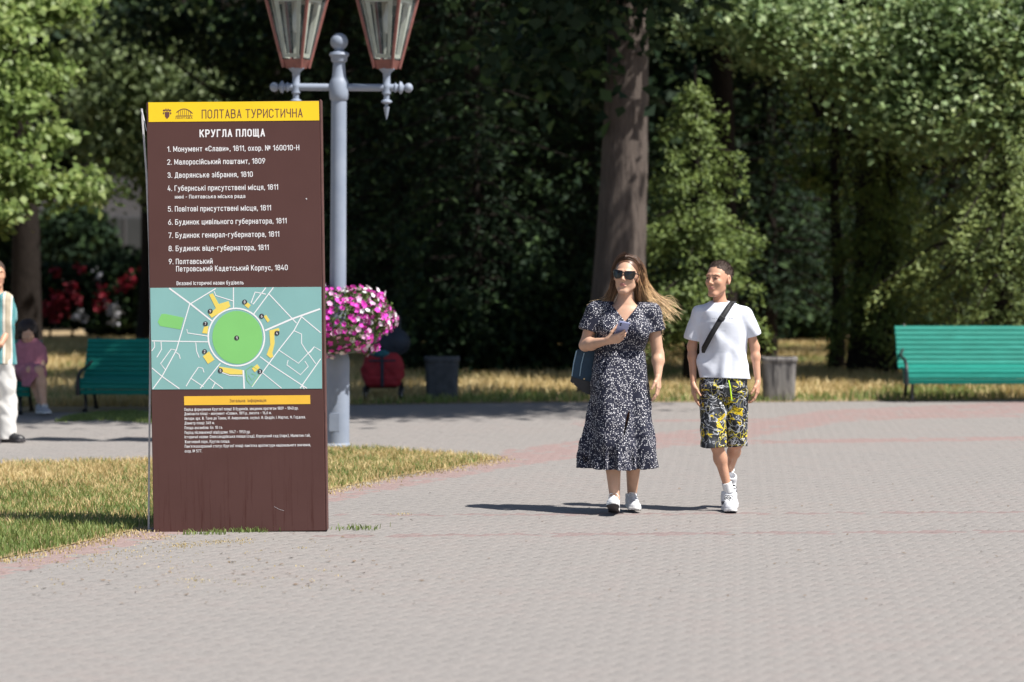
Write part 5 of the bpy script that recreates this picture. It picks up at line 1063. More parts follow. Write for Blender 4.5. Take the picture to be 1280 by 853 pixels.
def fold(th, z):
    g_ = np.clip((1.0 - z) / .7, 0, 1); h_ = np.clip((wz(545) - z) / .12, 0, 1)
    f = g_ ** 1.2 * (.018 * np.cos(5 * th + 1.2 + 2.2 * z) + .019 * np.cos(8 * th + .4 - 3 * z) + .010 * np.cos(14 * th + 2 + 4 * z)) + h_ * (.0085 * np.cos(19 * th + 2 * z) + .005 * np.cos(31 * th + 1))
    return f - .004 * np.exp(-((z - wz(545)) / .006) ** 2) - .005 * np.exp(-((z - wz(438)) / .008) ** 2)
v = Vol([W(712, 0)[0], -.30, wz(588)], [W(840, 0)[0], .28, 1.42], .0042)
v.loft(zs, cx_, cy_, a_, b_, 0, fold)
v.cap(W(763, 470, -.03), W(763, 549, -.135), .115, .095, k=.05)                # thigh pressing the cloth forward
v.cap(W(763, 411, -.065), W(766, 413, -.075), .080, .080, k=.04); v.cap(W(795, 411, -.065), W(798, 413, -.075), .080, .080, k=.04)
for q, e_, end in (('sl', 'el', W(735.5, 411, -.004)), ('sr', 'er', W(819, 411, .006))):
    v.cap(Jw[q] + [0, 0, -.004], end, .066, .068, k=.03, flat=False); v.cap(Jw[q] * .5 + Jw['neck'] * .5 + [0, 0, -.012], Jw[q], .048, .060, k=.03)
v.wrinkle(.0035, 6, 5)
def dr(l, P0, z): return np.interp(z, [wz(584), wz(500)], [P0, l])
sl_, X, Y, Z = v.sub((-1, -1, -1), (1, 1, wz(455)))
# hollow skirt, open below
inn = Vol([W(712, 0)[0], -.30, wz(588)], [W(840, 0)[0], .28, 1.42], .0042); inn.loft([wz(600), wz(590)] + zs[:-4], [cx_[0]] * 2 + cx_[:-4], [cy_[0]] * 2 + cy_[:-4], [a_[0]] * 2 + a_[:-4], [b_[0]] * 2 + b_[:-4], 0, fold, off=-.012); inn.cap(W(763, 470, -.03), W(763, 549, -.135), .103, .083, k=.05)
zc = np.array(v.ax[2])[None, None, :]; inn.F = np.maximum(inn.F, zc - wz(470)); v.F = np.maximum(v.F, -inn.F)
# front slit
xc = np.interp(zc, [wz(584), wz(545), wz(506)], [(779 - 778) / KW, (777 - 778) / KW, (786.5 - 778) / KW]); hw = np.interp(zc, [wz(590), wz(550), wz(540), wz(518), wz(504)], [-.004, -.004, .004, .009, -.004])
slit = np.abs(v.ax[0][:, None, None] - xc) - hw; slit = np.where(v.ax[1][None, :, None] < -.04, slit, .2); v.F = np.maximum(v.F, -slit)
# neckline: open V in front, round behind
zx = v.ax[0][:, None, None] - (780.5 - 778) / KW; vz = np.array(zc)
vn = np.maximum(np.abs(zx) - (zc - wz(401)) * .80, v.ax[1][None, :, None] - .0); v.F = np.maximum(v.F, -vn)
v.cap(W(781, 385, .01), W(781, 350, .01), .070, .078, k=.01, sub=True)
for Jx, ex, pe_ in ((Jw['sl'], Jw['el'], W(734, 413, -.006)), (Jw['sr'], Jw['er'], W(820, 413, .006))):
    ax_ = (ex - Jx) / np.linalg.norm(ex - Jx); pl_ = (v.ax[0][:, None, None] - pe_[0]) * ax_[0] + (v.ax[1][None, :, None] - pe_[1]) * ax_[1] + (zc - pe_[2]) * ax_[2]
    rr_ = np.sqrt((v.ax[0][:, None, None] - pe_[0]) ** 2 + (v.ax[1][None, :, None] - pe_[1]) ** 2 + (zc - pe_[2]) ** 2)
    side = (v.ax[0][:, None, None] < -.17) if Jx[0] < 0 else (v.ax[0][:, None, None] > .165)
    v.F = np.where((rr_ < .13) & side, np.maximum(v.F, pl_), v.F)
v.build('dress', M_dress, woman)
# shoes
shoe(woman, W(766.5, 640.5, -.145) + [0, .01, .012], -5, -16, .93, M_ws, M_sole, M_dsole, M_lace_w)
shoe(woman, W(789.5, 636.5, .12), 6, 3, .93, M_ws, M_sole, M_dsole, M_lace_w)
# hair: a cap over the skull and blown strands
M_hair = bpy.data.materials.new('brown_to_blonde_hair'); nt, b = nodes(M_hair)
at = nt.nodes.new('ShaderNodeAttribute'); at.attribute_name = 'along'
r = ramp(nt, [(0.0, (.065, .032, .019)), (0.25, (.13, .065, .035)), (0.5, (.42, .25, .125)), (1.0, (.85, .64, .38))]); nt.links.new(at.outputs['Fac'], r.inputs[0])
gi = nt.nodes.new('ShaderNodeNewGeometry'); br = ramp(nt, [(0, (.4, .38, .36)), (1, (1.55, 1.55, 1.5))]); nt.links.new(gi.outputs['Random Per Island'], br.inputs[0])
nt.links.new(mix(nt, 1.0, r.outputs[0], br.outputs[0], 'MULTIPLY'), b.inputs['Base Color']); b.inputs['Roughness'].default_value = .38
LH = lambda x, y, z: hc + RH @ (np.array([x, y, z]) * hs)
v = Vol(hc - [.13, .16, .16], hc + [.13, .16, .16], .003)
v.ell(LH(0, .020, .040), (.0805, .098, .0875), 0, RH); v.ell(LH(0, .05, -.03), (.070, .060, .085), .03, RH)
v.ell(LH(0, -.080, .005), (.068, .070, .084), .006, RH, sub=True); v.cap(LH(0, -.07, -.09), LH(0, -.02, -.12), .062, .055, k=.01, sub=True)
for sx in (-1, 1): v.ell(LH(sx * .09, -.005, -.005), (.03, .022, .034), .008, RH, sub=True)
v.cap(LH(-.012, -.10, .115), LH(-.006, .05, .135), .006, .004, k=.008, sub=True)
Vc, Qc = v.mesh(); hair = np_mesh('hair', Vc, Qc, M_hair, woman, True, attrs={'along': np.clip(.06 + .5 * np.clip((hc[2] - .02 - Vc[:, 2]) / .15, 0, 1), 0, 1)})
def strands(groups, seed=3):
    r_ = np.random.default_rng(seed); V = []; F = []; A_ = []; o_ = 0
    for ctrl, sp0, sp1, n, rad, a0, a1 in groups:
        C_ = np.array(ctrl); k_ = len(C_)
        for i in range(n):
            e = r_.normal(size=3); off = np.linspace(0, 1, k_)[:, None]; wig = (r_.normal(0, .013, (k_, 3)) + .012 * np.sin(np.arange(k_)[:, None] * 1.9 + (e[0] * 2 + np.array([0, 1, 2])))) * off * (sp1 / .025)
            Q_ = C_ + e * (sp0 + (sp1 - sp0) * off ** 1.2) + wig; L_ = r_.uniform(.72, 1.06)
            tt = np.linspace(0, (k_ - 1) * min(1, L_), 13); pts = []
            for t in tt:                                             # Catmull-Rom
                j = min(int(t), k_ - 2); u = t - j; p0, p1, p2, p3 = Q_[max(j - 1, 0)], Q_[j], Q_[j + 1], Q_[min(j + 2, k_ - 1)]
                pts.append(.5 * ((2 * p1) + (-p0 + p2) * u + (2 * p0 - 5 * p1 + 4 * p2 - p3) * u * u + (-p0 + 3 * p1 - 3 * p2 + p3) * u ** 3))
            pts = np.array(pts); s_ = np.linspace(0, 1, 13); rr_ = rad * (1 - s_ ** 3 * .8)
            for q, p in enumerate(pts):
                d = pts[min(q + 1, 12)] - pts[max(q - 1, 0)]; d /= np.linalg.norm(d) + 1e-9; a = np.cross(d, (0, 1, .2)); a /= np.linalg.norm(a) + 1e-9; b2 = np.cross(d, a)
                for m_ in range(3):
                    th = m_ * 2.094; V.append(p + (a * math.cos(th) + b2 * math.sin(th)) * rr_[q]); A_.append(a0 + (a1 - a0) * s_[q] * L_)
            for q in range(12):
                for m_ in range(3): F.append((o_ + q * 3 + m_, o_ + q * 3 + (m_ + 1) % 3, o_ + q * 3 + 3 + (m_ + 1) % 3, o_ + q * 3 + 3 + m_))
            o_ += 39
    return np.array(V), F, A_
H3 = lambda px, py, y: W(px, py, y)
gs = []
# crown to the left side, falling behind and over the shoulder
gs += [([LH(-.012, -.040, .120), LH(-.052, -.020, .094), LH(-.077, .010, .030), LH(-.075, .03, -.04), H3(762, 372, .02), H3(757, 381, .03)], .006, .012, 130, .0024, 0, .45),
       ([LH(-.01, .02, .127), LH(-.060, .02, .085), LH(-.080, .03, .0), LH(-.075, .04, -.07), H3(760, 377, .05), H3(752, 384, .055)], .010, .014, 130, .0026, 0, .5),
       ([LH(-.080, .02, -.02), H3(763, 368, .04), H3(757, 377, .02), H3(746, 380, .0), H3(736, 381, .01)], .008, .008, 70, .0022, .25, .95)]
# crown to the right, streaming away to the right
for (ox, oy, n_) in ((0, 0, 105), (.004, .02, 100)):
    gs += [([LH(-.008, -.045 + oy, .119), LH(.045, -.018 + oy, .102), LH(.078, .015 + oy, .045), LH(.084, .034 + oy, -.02), H3(806, 369, .03 + oy), H3(818, 384, .03 + oy), H3(832, 396, .03)], .005, .028, n_, .0024, 0, 1.0),
           ([LH(.0, .0 + oy, .128), LH(.055, .0 + oy, .098), LH(.084, .02 + oy, .04), H3(805, 352, .05 + oy), H3(815, 368, .05 + oy), H3(830, 384, .05), H3(843, 397, .04)], .006, .020, n_ - 40, .0023, 0, 1.0)]
gs += [([LH(.080, .03, -.01), LH(.078, .03, -.07), H3(803, 380, .04), H3(813, 391, .02), H3(824, 402, .0), H3(828, 411, -.01)], .010, .018, 60, .0024, .2, .95),
       ([LH(.078, .02, .01), LH(.075, .035, -.06), H3(797, 377, .05), H3(804, 386, .02), H3(812, 395, .0)], .010, .012, 110, .0024, .1, .7),
       ([H3(815, 366, .05), H3(828, 377, .05), H3(840, 386, .05), H3(847, 392, .05)], .008, .022, 40, .0016, .5, 1.0),
       ([H3(812, 362, .05), H3(826, 373, .05), H3(838, 378, .05), H3(845, 386, .05)], .006, .02, 22, .0013, .4, 1.0)]
V, F, A_ = strands(gs); np_mesh('hair_strands', V, F, M_hair, hair, True, attrs={'along': A_}, kind='stuff')
# sunglasses
M_lens = mat('black_lens', (.008, .008, .010), .06, .1, 5, 0, spec=.6); M_fr = mat('glossy_black_frame', (.010, .009, .010), .2, .1, 5, 0)
mb = MB()
def gl(x, y, z): return tuple(LH(x, y, z))
def lens_poly(sx, k_): return [(sx * .0355 + q[0] * k_ * sx * 1.12, .004 + q[1] * k_ * 1.3) for q in [(-.022, .015), (.0, .018), (.026, .020), (.029, .008), (.024, -.012), (.010, -.021), (-.008, -.020), (-.020, -.010), (-.024, .004)]]
def lens_y(x): return -.103 + abs(x) * abs(x) * 6.5
for sx in (-1, 1):
    po, pi_ = lens_poly(sx, 1.12), lens_poly(sx, .88); n = len(po)
    V = [gl(x, lens_y(x) - .003, z) for x, z in po] + [gl(x, lens_y(x) - .004, z) for x, z in pi_] + [gl(x, lens_y(x) + .004, z) for x, z in po] + [gl(x, lens_y(x) + .003, z) for x, z in pi_]
    F = []
    for i in range(n):
        j = (i + 1) % n; F += [(i, j, n + j, n + i), (2 * n + i, 3 * n + i, 3 * n + j, 2 * n + j), (i, 2 * n + i, 2 * n + j, j), (n + i, n + j, 3 * n + j, 3 * n + i)]
    mb._add(V, F); mb.tube([gl(sx * .062, lens_y(.06), .018), gl(sx * .079, -.050, .016), gl(sx * .083, -.01, .012)], .004, 6)
mb.tube([gl(-.012, -.106, .016), gl(0, -.109, .018), gl(.012, -.106, .016)], .0042, 6)
sg = mb.build('sunglasses', M_fr, woman)
for sx in (-1, 1):
    mb = MB(); pi_ = lens_poly(sx, .92); mb._add([gl(x, lens_y(x) - .001, z) for x, z in pi_] + [gl(sx * .036, lens_y(.036) - .004, .006)], [(i, (i + 1) % 9, 9) for i in range(9)]); mb.build('lens', M_lens, sg)
# phone in her right hand
M_ph = mat('lavender_phone_case', (.36, .40, .66), .3, .04, 6, 0, coat=.3)
hp = W(775.5, 410, -.212)
phone = thing('mobile_phone', np.array(woman.location) + hp, 'lavender blue mobile phone held in the right hand of the woman', 'phone')
RP = Matrix(rot(-8, 46, 0).tolist()).to_3x3() @ Matrix.Rotation(math.radians(18), 3, 'Y')
mb = MB(); mb.box((0, 0, 0), (.074, .009, .150), .004, RP); mb.build('case', M_ph, phone)
mb = MB(); mb.box(RP @ Vector((-.018, -.006, .052)), (.026, .003, .032), .001, RP); cm = mb.build('camera_bump', M_ph, phone)
for dz in (.044, .060):
    mb = MB(); mb.lathe([(.006, 0), (.006, .002)], c=RP @ Vector((-.020, -.0075, dz)), n=10, R=RP @ Matrix.Rotation(math.radians(90), 3, 'X')); mb.build('lens', M_lens, cm)
# shoulder bag on her right side
M_bag = mat('navy_teal_canvas', (.012, .045, .085), .6, .2, 30, .2); M_bagd = mat('black_leather', (.014, .014, .018), .45, .2, 30, .2); M_strap = mat('pale_blue_piping', (.28, .42, .52), .5, .1, 20, 0); M_gold = mat('brass_stud', (.6, .45, .25), .35, .1, 10, 0, metal=.8)
bag = thing('shoulder_bag', np.array(woman.location) + W(732, 470, .06), 'navy tote bag with pale piping hanging at the right hip of the woman', 'bag')
B_ = lambda px, py, y=0: tuple(W(px, py, y) - W(732, 470, .0))
poly = [B_(722, 437), B_(744, 440), B_(745, 497), B_(729, 490), B_(713, 477), B_(716, 462)]
mb = MB(); mb.prism([(q[0], q[2]) for q in [poly[0], poly[1], B_(745, 480), B_(714.5, 472), poly[5]]], .09, c=(0, -.03, 0)); mb.build('bag_body', M_bag, bag)
mb = MB(); mb.prism([(q[0], q[2]) for q in [B_(714.5, 471), B_(745, 479), poly[2], poly[3], poly[4]]], .10, c=(0, -.035, 0)); mb.build('bag_base', M_bagd, bag)
for a, b2 in (((720.5, 438), (714.8, 470)), ((730, 441), (724.5, 470))):
    mb = MB(); mb.tube([B_(a[0], a[1], -.035), B_((a[0] + b2[0]) / 2 - .8, (a[1] + b2[1]) / 2, -.037), B_(b2[0], b2[1], -.036)], .0035, 6); mb.build('piping', M_strap, bag)
for q in ((716.5, 479.5), (730, 473.5)):
    mb = MB(); c0 = B_(q[0], q[1], -.040); mb.lathe([(.006, 0), (.005, .004)], c=c0, n=10, R=Matrix.Rotation(math.radians(90), 3, 'X')); mb.build('stud', M_gold, bag)
mb = MB(); mb.tube([B_(733, 440, .02), B_(744, 415, .03), B_(750, 395, -.06), B_(753, 381, -.05), B_(751, 378.5, .0), B_(750, 386, .09), B_(744, 415, .12), B_(736, 440, .06)], .010, 6, flat=.4); mb.build('shoulder_strap', mat('grey_blue_strap', (.10, .16, .22), .6, .2, 30, .1), bag)

# ---------------------------------------------------------------- boy
gb = G(905, 638.5); KB = FPX / gb[1]
boy = thing('person', (gb[0], gb[1], 0), 'boy in white t-shirt and black and yellow patterned shorts walking', 'person')
W = lambda px, py, y=0.0: np.array([(px - 905) / KB, y, (638.5 - py) / KB])
RB = rot(-36, -3, 0); bc = W(897.5, 349, -.01); bs = 1.0
Jb = dict(head=bc, neck=W(900, 379, .01), sl=W(873.5, 393, .02), sr=W(930, 393, -.01), el=W(865, 433, .04), er=W(943.5, 434, .03), wl=W(866, 478, -.01), wr=W(946.5, 476, -.02),
          hl=W(892, 478, .0), hr=W(918, 478, 0), kl=W(895, 555, -.07), kr=W(921, 553, .02), al=W(908.5, 606, -.03), ar=W(915, 592, .26))
v = Vol([W(850, 0)[0], -.28, -.01], [W(965, 0)[0], .42, 1.70], (.0032, .0038, .0034))
body(v, Jb, .80, .95); head(v, bc, RB, bs, child=True)
hand(v, Jb['wl'] + [0, 0, -.003], (.06, -.12, -1), (.95, .2, 0.05), (.05, -.95, 0.1), .88, (12, 16, 20, 26), 1.15, (.006, 0))
hand(v, Jb['wr'] + [0, 0, -.003], (-.06, -.16, -1), (-.9, .3, 0.05), (-.35, -.9, 0.1), .88, (18, 26, 30, 34), 1.1, (.004, 0))
lt2 = lip_test(bc, RB, bs)
v.build('body', [M_skin2, M_lip], boy, mifn=lambda P_: lt2(P_).astype(int))
LBh = lambda x, y, z: bc + RB @ (np.array([x, y, z]) * bs)
for sx in (-1, 1):
    mb = MB(); mb.tube([LBh(sx * .016, -.092, .023), LBh(sx * .032, -.089, .028), LBh(sx * .050, -.074, .022)], [.0035, .004, .002], 6, flat=.6); mb.build('eyebrow', M_brow, boy)
    mb = MB(); mb.tube([LBh(sx * .020, -.0895, .0065), LBh(sx * .031, -.0915, .0085), LBh(sx * .043, -.0835, .0055)], [.0013, .0018, .0013], 5); mb.build('eyelashes', M_brow, boy)
    mb = MB(); q = LBh(sx * .030 - .002, -.0885, .003); mb.lathe([(.0048 * math.sin(t * .5236) + .0001, -.0048 * math.cos(t * .5236)) for t in range(7)], c=q, n=10); mb.build('iris', M_iris, boy)
# cropped hair
M_crop = mat('short_brown_hair', (.050, .029, .020), .75, .45, 120, .8, .004)
v = Vol(bc - [.13, .16, .12], bc + [.13, .16, .16], .003)
v.ell(LBh(0, .020, .041), (.0762 * bs, .0938 * bs, .0846 * bs), 0, RB); v.ell(LBh(0, -.106, .008), (.088, .066, .084), .006, RB, sub=True)
v.cap(LBh(-.1, -.03, -.075), LBh(.1, -.03, -.075), .065, k=.008, sub=True)
for sx in (-1, 1): v.ell(LBh(sx * .09, -.002, -.012), (.035, .028, .040), .008, RB, sub=True); v.ell(LBh(sx * .06, -.085, .03), (.02, .035, .03), .01, RB, sub=True)
v.wrinkle(.0012, 60, 4); v.wrinkle(.0008, 120, 9); bh = v.build('hair', M_crop, boy)
q = rng.normal(size=(5200, 3)); q /= np.linalg.norm(q, axis=1)[:, None]; q = q[(q[:, 2] > -.15)]; V = []; F = []
for u in q:
    if u[1] < -.45 and u[2] < .58: continue
    if abs(u[0]) > .6 and u[2] < .25 and u[1] < .2: continue
    p = LBh(*(np.array([0, .020, .041]) + u * np.array([.0758, .0934, .0842]))); d = RB @ (u + np.array([0, -.35, .1]) + rng.normal(0, .25, 3)); d /= np.linalg.norm(d); o_ = len(V)
    a = np.cross(d, rng.normal(size=3)); a /= np.linalg.norm(a); V += [p - a * .0009, p + a * .0009, p + d * .010 + a * .0002, p + d * .010 - a * .0002]; F.append((o_, o_ + 1, o_ + 2, o_ + 3))
np_mesh('hair_bristles', V, F, M_crop, bh, kind='stuff')
# t-shirt
M_tee = mat('white_cotton', (.66, .69, .77), .85, .02, 30, .35, .004)
bz = lambda py: (638.5 - py) / KB
rows = [(476, 905, 31.5, 21), (462, 904.5, 30.5, 20), (440, 904, 30, 19), (420, 903.5, 31, 20), (402, 902.5, 32, 20.5), (388, 902, 29, 18), (376.5, 901, 15, 13)]
v = Vol([W(850, 0)[0], -.2, bz(482)], [W(965, 0)[0], .2, bz(370)], .0036)
def tf(th, z):
    g_ = np.clip((bz(400) - z) / .35, 0, 1); return g_ * (.006 * np.cos(5 * th + 9 * z) + .004 * np.cos(8 * th - 14 * z + 1))
v.loft([bz(r_[0]) for r_ in rows], [(r_[1] - 905) / KB for r_ in rows], [0] * 7, [r_[2] / KB for r_ in rows], [r_[3] / KB * .95 for r_ in rows], 0, tf)
v.cap(Jb['sl'] + [.0, 0, .0], W(865, 421, .035), .052, .056, k=.03); v.cap(Jb['sr'] + [.0, 0, .0], W(940.5, 416, .01), .052, .055, k=.03)
v.cap(Jb['neck'] + [-.02, 0, -.025], Jb['sl'] + [.01, 0, .0], .040, .051, k=.03); v.cap(Jb['neck'] + [.02, 0, -.025], Jb['sr'] + [-.01, 0, .0], .040, .051, k=.03)
v.wrinkle(.0042, 4.2, 11)
v.cap(W(900, 376.5, .0), W(900, 350, -.01), .050, .058, k=.006, sub=True)
xg, yg, zg = v.ax[0][:, None, None], v.ax[1][None, :, None], v.ax[2][None, None, :]
v.F = np.maximum(v.F, bz(472) + .025 * np.clip(-(xg - .05) * 2.2, -1, .2) - zg + 0 * yg)
inn = v.F + .010; lowz = np.maximum(inn, zg - bz(440)); v.F = np.maximum(v.F, -lowz)
for Jx, ex, pe_ in ((Jb['sl'], Jb['el'], W(865, 424.5, .035)), (Jb['sr'], Jb['er'], W(940.5, 419, .01))):
    ax_ = (ex - Jx) / np.linalg.norm(ex - Jx); pl_ = (xg - pe_[0]) * ax_[0] + (yg - pe_[1]) * ax_[1] + (zg - pe_[2]) * ax_[2]; rr_ = np.sqrt((xg - pe_[0]) ** 2 + (yg - pe_[1]) ** 2 + (zg - pe_[2]) ** 2)
    side = (xg < W(873.5, 0)[0]) if Jx[0] < 0 else (xg > W(934, 0)[0]); v.F = np.where((rr_ < .11) & side, np.maximum(v.F, pl_), v.F)
tee = v.build('t_shirt', M_tee, boy)
mb = MB(); c0 = W(900, 376.6, 0); mb.tube([c0 + [.0535 * math.cos(t * .3307), .048 * math.sin(t * .3307) - .004, -.004 + .012 * math.sin(t * .3307)] for t in range(20)], .0045, 6, flat=1.2); mb.build('collar', M_tee, tee)
M_gp = mat('grey_print', (.22, .23, .27), .8, .1, 20, 0)
for t, x0, x1 in (('no is', 888, 895.5), ('for', 909, 914.5)):
    lettering(t, W(x0, 0)[0], W(x1, 0)[0], bz(398), .009, -.122, M_gp, tee)
# shorts
M_sh = bpy.data.materials.new('graffiti_print_fabric'); nt, b = nodes(M_sh); tc_ = texco(nt)
def band(sc, dist, lo, hi, seed, stretch=(1, 1, 1), rot_=(0, 0, 0)):
    mp_ = nt.nodes.new('ShaderNodeMapping'); mp_.inputs['Location'].default_value = (seed, seed * 1.7, seed * .3); mp_.inputs['Scale'].default_value = stretch; mp_.inputs['Rotation'].default_value = rot_; nt.links.new(tc_, mp_.inputs[0])
    n_ = noise(nt, mp_.outputs[0], sc, 2, .4, dist); return ramp2(n_, lo, hi)
def ramp2(n_, lo, hi):
    r_ = ramp(nt, [(lo - .012, (0, 0, 0)), (lo, (1, 1, 1)), (hi, (1, 1, 1)), (hi + .012, (0, 0, 0))]); nt.links.new(n_, r_.inputs[0]); return r_.outputs[0]
bg_ = ramp(nt, [(.45, (.010, .011, .014)), (.60, (.035, .040, .050)), (.8, (.12, .13, .15))]); nt.links.new(noise(nt, tc_, 16, 3), bg_.inputs[0])
c1 = mix(nt, band(7, 1.6, .500, .508, 3.1, (1, 1, .8)), bg_.outputs[0], (.46, .48, .52))
c2 = mix(nt, band(10, 2.0, .523, .529, 7.7), c1, (.75, .76, .78))
c3 = mix(nt, band(13, .8, .660, .9, 12.3, (1.0, 1, 1.3)), c2, (.86, .62, .012)); c3 = mix(nt, band(13, .8, .69, .72, 12.3, (1.0, 1, 1.3)), c3, (.06, .04, .01))
c4 = mix(nt, band(9, 2.0, .560, .566, 21.0), c3, (.80, .66, .03))
nt.links.new(c4, b.inputs['Base Color']); b.inputs['Roughness'].default_value = .7; bump(nt, b, noise(nt, tc_, 20, 4), .4, .005)
v = Vol([W(860, 0)[0], -.24, bz(563)], [W(950, 0)[0], .24, bz(462)], .0036)
v.loft([bz(496), bz(484), bz(476), bz(466)], [0] * 4, [0] * 4, [.120, .158, .150, .14], [.07, .100, .092, .085], 0)
v.cap(W(890.5, 490, -.0), W(891.0, 570, -.07), .088, .083, k=.03); v.cap(W(920.0, 490, .01), W(921.5, 570, .03), .083, .068, k=.004)
v.wrinkle(.004, 6, 21)
xg, yg, zg = v.ax[0][:, None, None], v.ax[1][None, :, None], v.ax[2][None, None, :]
inn = v.F + .012; v.F = np.maximum(v.F, -np.maximum(inn, zg - bz(535)))
v.F = np.maximum(v.F, bz(558) - .004 * np.sin(xg * 40) - zg)
shorts = v.build('shorts', M_sh, boy)
mb = MB(); mb.tube([W(908.5, 474, -.122), W(910.5, 483, -.130), W(911.5, 492, -.128), W(912.5, 499, -.126)], .0045, 6); mb.build('drawstring', mat('lime_cord', (.55, .85, .03), .6, .1, 40, 0), shorts)
# socks, shoes
for q, d_ in (('al', -.0), ('ar', .0)):
    v = Vol(Jb[q] - [.06, .06, .08], Jb[q] + [.06, .06, .06], .0035); ax_ = (Jb['k' + q[1]] - Jb[q]); ax_ /= np.linalg.norm(ax_); v.cap(Jb[q] - ax_ * .05, Jb[q] + ax_ * .018, .033, .034, k=0, flat=True); v.build('sock', M_sock, boy)
shoe(boy, W(908.6, 638.5, .0), 4, 0, .92, M_ws, M_sole, M_dsole, M_blk, high=True, lace_dark=True)
shoe(boy, W(915.5, 614.5, .29), 4, 42, .92, M_ws, M_sole, M_dsole, M_blk, high=True, lace_dark=True)
# cross-body strap
strap = thing('crossbody_bag', np.array(boy.location), 'black crossbody bag strap with buckle across the white t-shirt of the boy', 'bag')
pts = [W(877, 444, .02), W(878.5, 434, -.090), W(887, 417, -.128), W(897, 400, -.135), W(908, 384, -.108), W(914.5, 376.5, -.045), W(917, 376.5, .02), W(912, 388, .10), W(895, 420, .12), W(880, 444, .09)]
V = []; F = []
for i, p in enumerate(pts):
    d = pts[min(i + 1, len(pts) - 1)] - pts[max(i - 1, 0)]; d /= np.linalg.norm(d); c_ = np.array([p[0] * 1.0, p[1] - .0, 0]); nrm = np.array([0, -1, .15]) if i in (1, 2, 3, 4) else (np.array([0, -.4, 1]) if i == 5 else (np.array([0, .3, 1]) if i == 6 else (np.array([-1, -.3, 0]) if i in (0, 9) else np.array([0, 1, 0]))))
    sd = np.cross(d, nrm); sd /= np.linalg.norm(sd); nn = np.cross(sd, d)
    for a_, b2 in ((-1, -1), (1, -1), (1, 1), (-1, 1)): V.append(p + sd * .0175 * a_ + nn * .0018 * b2)
for i in range(len(pts) - 1):
    for j in range(4): F.append((i * 4 + j, i * 4 + (j + 1) % 4, i * 4 + 4 + (j + 1) % 4, i * 4 + 4 + j))
np_mesh('strap', V, F, M_blk, strap)
mb = MB(); Rb = Matrix.Rotation(math.radians(32), 3, 'Y'); c0 = Vector(W(899.5, 397, -.137)); mb.box(c0, (.042, .008, .030), .003, Rb); mb.build('buckle', M_blk, strap)
v = Vol([W(860, 0)[0], -.02, bz(470)], [W(900, 0)[0], .2, bz(430)], .005); v.cap(W(878, 446, .06), W(879, 458, .08), .030, .032, k=0); v.build('pouch', M_blk, strap)

# ---------------------------------------------------------------- man at the left edge
gm = G(-4, 553.5); KM = FPX / gm[1]
man = thing('person', (gm[0], gm[1], 0), 'man in striped short sleeved shirt and white trousers walking at the left edge', 'person')
W = lambda px, py, y=0.0: np.array([(px + 4) / KM, y, (553.5 - py) / KM])
RM = rot(22, 0, 0); mc = W(-2.5, 343, -.03)
Jm = dict(head=mc, neck=W(-3, 369, .0), sl=W(-28, 374, .02), sr=W(8.5, 375, -.02), el=W(-34, 402, .05), er=W(13, 405, .03), wl=W(-33, 432, -.02), wr=W(6, 430, -.16),
          hl=W(-14, 452, .0), hr=W(4, 452, 0), kl=W(-16, 502, -.1), kr=W(7, 502, .04), al=W(-18, 543, -.15), ar=W(7, 543, .02))
v = Vol([W(-50, 0)[0], -.3, -.01], [W(40, 0)[0], .25, 1.72], .0065)
body(v, Jm, 1.0, 1.05); head(v, mc, RM, 1.0); hand(v, Jm['wr'], (-.6, -.6, -.3), (-.5, .3, .3), (0, 0, 1), .98, (20, 25, 30, 35)); hand(v, Jm['wl'], (0, -.1, -1), (.9, .2, 0), (0, -.9, 0), .98)
lt3 = lip_test(mc, RM, 1.0); v.build('body', [M_skin2, M_lip], man, mifn=lambda P_: lt3(P_).astype(int))
LM = lambda x, y, z: mc + RM @ np.array([x, y, z])
for sx in (-1, 1):
    mb = MB(); mb.tube([LM(sx * .016, -.092, .023), LM(sx * .032, -.089, .029), LM(sx * .050, -.074, .023)], [.004, .0045, .002], 6, flat=.6); mb.build('eyebrow', M_brow, man)
v = Vol(mc - [.13, .16, .12], mc + [.13, .16, .16], .004); v.ell(LM(0, .022, .042), (.079, .097, .087), 0, RM); v.ell(LM(0, -.112, -.002), (.085, .066, .078), .006, RM, sub=True); v.cap(LM(-.1, -.03, -.075), LM(.1, -.03, -.075), .065, k=.008, sub=True)
for sx in (-1, 1): v.ell(LM(sx * .09, -.002, -.012), (.035, .028, .040), .008, RM, sub=True)
v.wrinkle(.0012, 60, 4); v.build('hair', M_crop, man)
M_str = bpy.data.materials.new('striped_shirt_fabric'); nt, b = nodes(M_str); tcx = nt.nodes.new('ShaderNodeTexCoord'); sp_ = nt.nodes.new('ShaderNodeSeparateXYZ'); nt.links.new(tcx.outputs['Object'], sp_.inputs[0])
mm = nt.nodes.new('ShaderNodeMath'); mm.operation = 'MULTIPLY'; mm.inputs[1].default_value = 9.0; nt.links.new(sp_.outputs[0], mm.inputs[0]); fr_ = nt.nodes.new('ShaderNodeMath'); fr_.operation = 'FRACT'; nt.links.new(mm.outputs[0], fr_.inputs[0])
r = ramp(nt, [(0, (.42, .36, .27)), (.30, (.70, .68, .62)), (.38, (.07, .23, .25)), (.60, (.16, .34, .36)), (.68, (.05, .07, .08)), (.72, (.60, .56, .48)), (.9, (.36, .30, .22))], 'CONSTANT'); nt.links.new(fr_.outputs[0], r.inputs[0]); nt.links.new(r.outputs[0], b.inputs['Base Color']); b.inputs['Roughness'].default_value = .85; bump(nt, b, noise(nt, texco(nt), 14, 4), .4, .01)
mz = lambda py: (553.5 - py) / KM
v = Vol([W(-50, 0)[0], -.25, mz(462)], [W(40, 0)[0], .25, mz(360)], .006)
